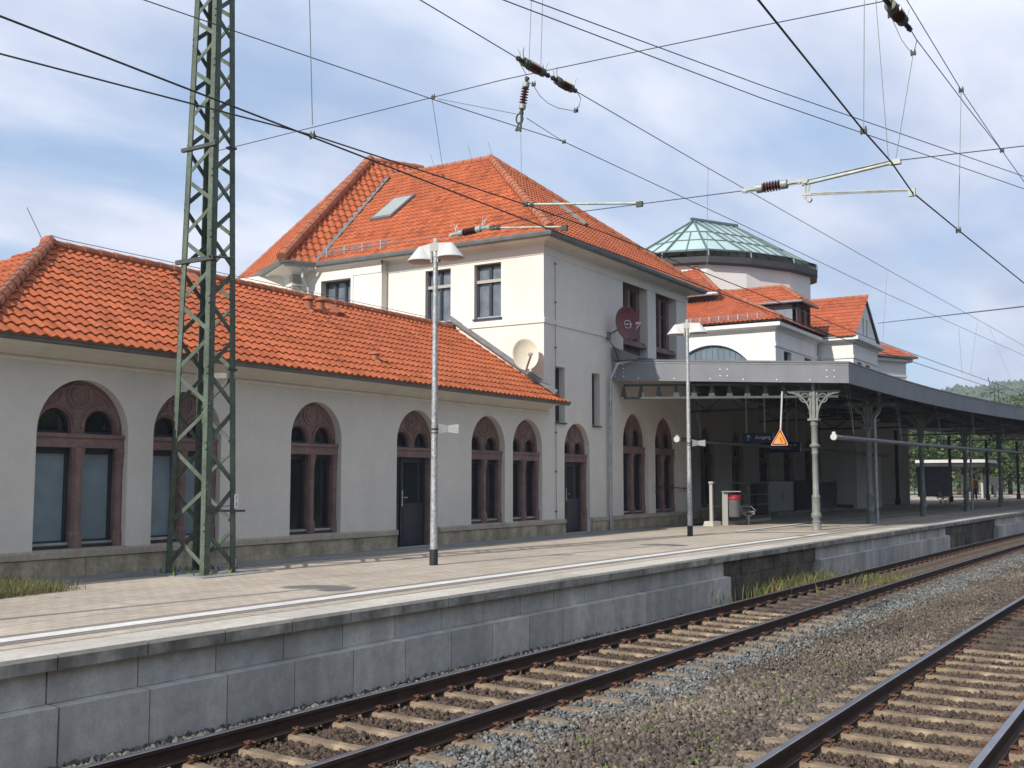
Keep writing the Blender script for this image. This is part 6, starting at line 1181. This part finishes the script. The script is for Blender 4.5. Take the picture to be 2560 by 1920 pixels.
# ---------------------------------------------------------------- FAR BACKGROUND
def tree(x, y, h, r, label, seed, n=2600, group='trees beyond the end of the platform'):
    rs = random.Random(seed); t = thing('tree', label, 'tree', (x, y, -.3), group); q = MB(); top = V((x, y, h*.7)); q.tube([(x, y, -.3), (x+.2, y, h*.3), top], [.28, .2, .06], 7)
    cl = []
    for k in range(22):
        a = rs.uniform(0, 6.28); rr = r*math.sqrt(rs.random())*.85; z = h*rs.uniform(.25, .92); rr *= 1.15-abs(z/h-.5)*1.1; cl.append((V((x+rr*math.cos(a), y+rr*math.sin(a), z)), r*rs.uniform(.22, .42)))
        if k < 9: q.tube([(x+.1, y, h*.32+k*.1), cl[-1][0]], [.10, .02], 5)
    q.build('trunk', 'bark', t); q = MB()
    for i in range(n):
        c, cr = cl[rs.randrange(len(cl))]; v = V((rs.gauss(0, 1), rs.gauss(0, 1), rs.gauss(0, 1))).normalized()*cr*rs.uniform(.6, 1.08); p = c+v; s_ = rs.uniform(.10, .24); a = V((rs.gauss(0, 1), rs.gauss(0, 1), rs.gauss(0, 1))).normalized(); b_ = a.cross(v).normalized()
        q.add([p-a*s_, p+b_*s_*.6, p+a*s_, p-b_*s_*.6], [(0, 1, 2, 3)], rs.random())
    q.build('crown', 'leaf', t, tint=True)
k = 0
for (pxx, dist, h, r) in ((2205, 125, 8, 4), (2262, 118, 8.5, 4), (2300, 122, 9, 4.2), (2345, 128, 8, 4.4), (2392, 120, 7.8, 4), (2435, 132, 9, 4.6), (2478, 124, 8.0, 4), (2520, 128, 11.6, 4.6), (2560, 122, 11.8, 4.6), (2600, 130, 11, 4.4), (2240, 150, 9, 5), (2330, 150, 9.5, 5), (2420, 152, 9.5, 5), (2500, 150, 10.4, 5), (2590, 150, 10.6, 5)):
    az = YAW-math.atan((pxx-1280)/FOC); ORD = ['first', 'second', 'third', 'fourth', 'fifth', 'sixth', 'seventh', 'eighth', 'ninth', 'tenth']; tree(dist*math.cos(az), dist*math.sin(az), h, r, ('bushy green tree, %s from the left in the front row beyond the platform end' % ORD[k]) if k < 10 else ('taller tree, %s from the left in the back row beyond the platform end' % ORD[k-10]), 100+k, n=2400); k += 1
# trees on the far side of the tracks, behind the photographer (added to block low sky light under the canopy; the windows mirror them)
rs = random.Random(11); q = MB()
for i in range(9000):
    x = rs.uniform(-25, 150); y0 = -17-max(0, (x-40))*.28; bump = 13+3*math.sin(x*.35)+2*math.sin(x*.9+1); p = V((x, y0-rs.uniform(0, 5), rs.uniform(0, 1)**.8*bump)); s_ = rs.uniform(.5, 1.1); a = V((rs.gauss(0, 1), rs.gauss(0, .4), rs.gauss(0, 1))).normalized(); b_ = a.cross(V((rs.gauss(0, .4), 1, rs.gauss(0, .4)))).normalized()
    q.add([p-a*s_, p+b_*s_*.7, p+a*s_, p-b_*s_*.7], [(0, 1, 2, 3)], rs.random())
stuff(q.build('woods', 'leaf', None, tint=True), 'added line of dense trees behind the photographer, blocking low sky and mirrored in the dark windows', 'woods')
# hill
q = MB(); nA, nR = 150, 26; vs = []; fs = []; r2 = random.Random(3)
for i in range(nA+1):
    pxx = 2150+i*6; az = YAW-math.atan((pxx-1280)/FOC); prof = interp([(2150, 20), (2310, 48), (2350, 65), (2400, 69), (2440, 67), (2500, 70), (2560, 71), (2700, 74), (3100, 78)], pxx)
    for j in range(nR+1):
        d = 560+j*16; f_ = math.sin(min(1, j/nR*1.25)*math.pi/2); z = prof*f_*(1 if j < nR else .6)+(r2.uniform(-1.6, 1.6) if j else 0); vs.append((d*math.cos(az), d*math.sin(az), z-.3))
for i in range(nA):
    for j in range(nR): a = i*(nR+1)+j; fs.append((a, a+1, a+nR+2, a+nR+1))
q.add(vs, fs); structure(q.build('wooded_hill', 'hill'))
rs = random.Random(5); q = MB()
for i in range(9000):
    a_, j = rs.randrange(nA), rs.randrange(3, nR); c = V(vs[a_*(nR+1)+j])+V((rs.uniform(-8, 8), rs.uniform(-3, 3), rs.uniform(-1, 1.5))); s_ = rs.uniform(1.2, 2.8); t_ = rs.random(); pts_ = []
    for k in range(5): q2 = 2*math.pi*k/5; pts_.append(c+V((math.cos(q2)*s_*rs.uniform(.8, 1.2), math.sin(q2)*s_*rs.uniform(.8, 1.2), 0)))
    q.add(pts_+[c+V((0, 0, s_*rs.uniform(.9, 1.5)))], [(k, (k+1) % 5, 5) for k in range(5)], t_)
stuff(q.build('hill_woods', mat('hill_leaves', (.060, .085, .042), .95, attr=[(.7, .75, .8), (1, 1, 1), (1.3, 1.25, 1.1)]), None, tint=True), 'far off green woods covering the hill', 'woods')
# distant mast
c = at(2492, 1010, 'x', 150); t = thing('distant_mast', 'distant catenary mast in front of the wooded hill', 'mast', (c.x, c.y, -.3)); q = MB(); top = at(2492, 962, 'x', 150).z
for s in (-.35, .35):
    for s2 in (-.35, .35): q.tube([(c.x+s*1.3, c.y+s2*1.3, -.3), (c.x+s*.6, c.y+s2*.6, top)], .06, 4)
z = 0
while z < top-1: q.bar((c.x-.4, c.y-.4, z), (c.x-.4, c.y+.4, z+1), .05); q.bar((c.x-.4, c.y+.4, z), (c.x-.4, c.y-.4, z+1), .05); z += 1
q.build('tower', 'mast', t); q = MB(); q.bar((c.x, c.y-1.2, top-.6), (c.x, c.y+1.4, top-.6), .15, .15); q.bar((c.x, c.y+.6, top-.6), (c.x, c.y+.9, top+1.0), .1); q.build('cross_arm', 'mastd', t)

# ---------------------------------------------------------------- HAZE
q = MB(); q.box((-60, -60, -1.3), (1300, 900, 125)); hz_ = q.build('haze', 'white'); hz_['kind'] = 'stuff'
hm = bpy.data.materials.new('haze'); hm.use_nodes = True; n = hm.node_tree.nodes; n.clear(); o_ = n.new('ShaderNodeOutputMaterial'); v_ = n.new('ShaderNodeVolumePrincipled')
v_.inputs['Color'].default_value = (.80, .88, 1, 1); v_.inputs['Density'].default_value = .00042; v_.inputs['Anisotropy'].default_value = .2; hm.node_tree.links.new(v_.outputs[0], o_.inputs['Volume'])
hz_.data.materials.clear(); hz_.data.materials.append(hm)
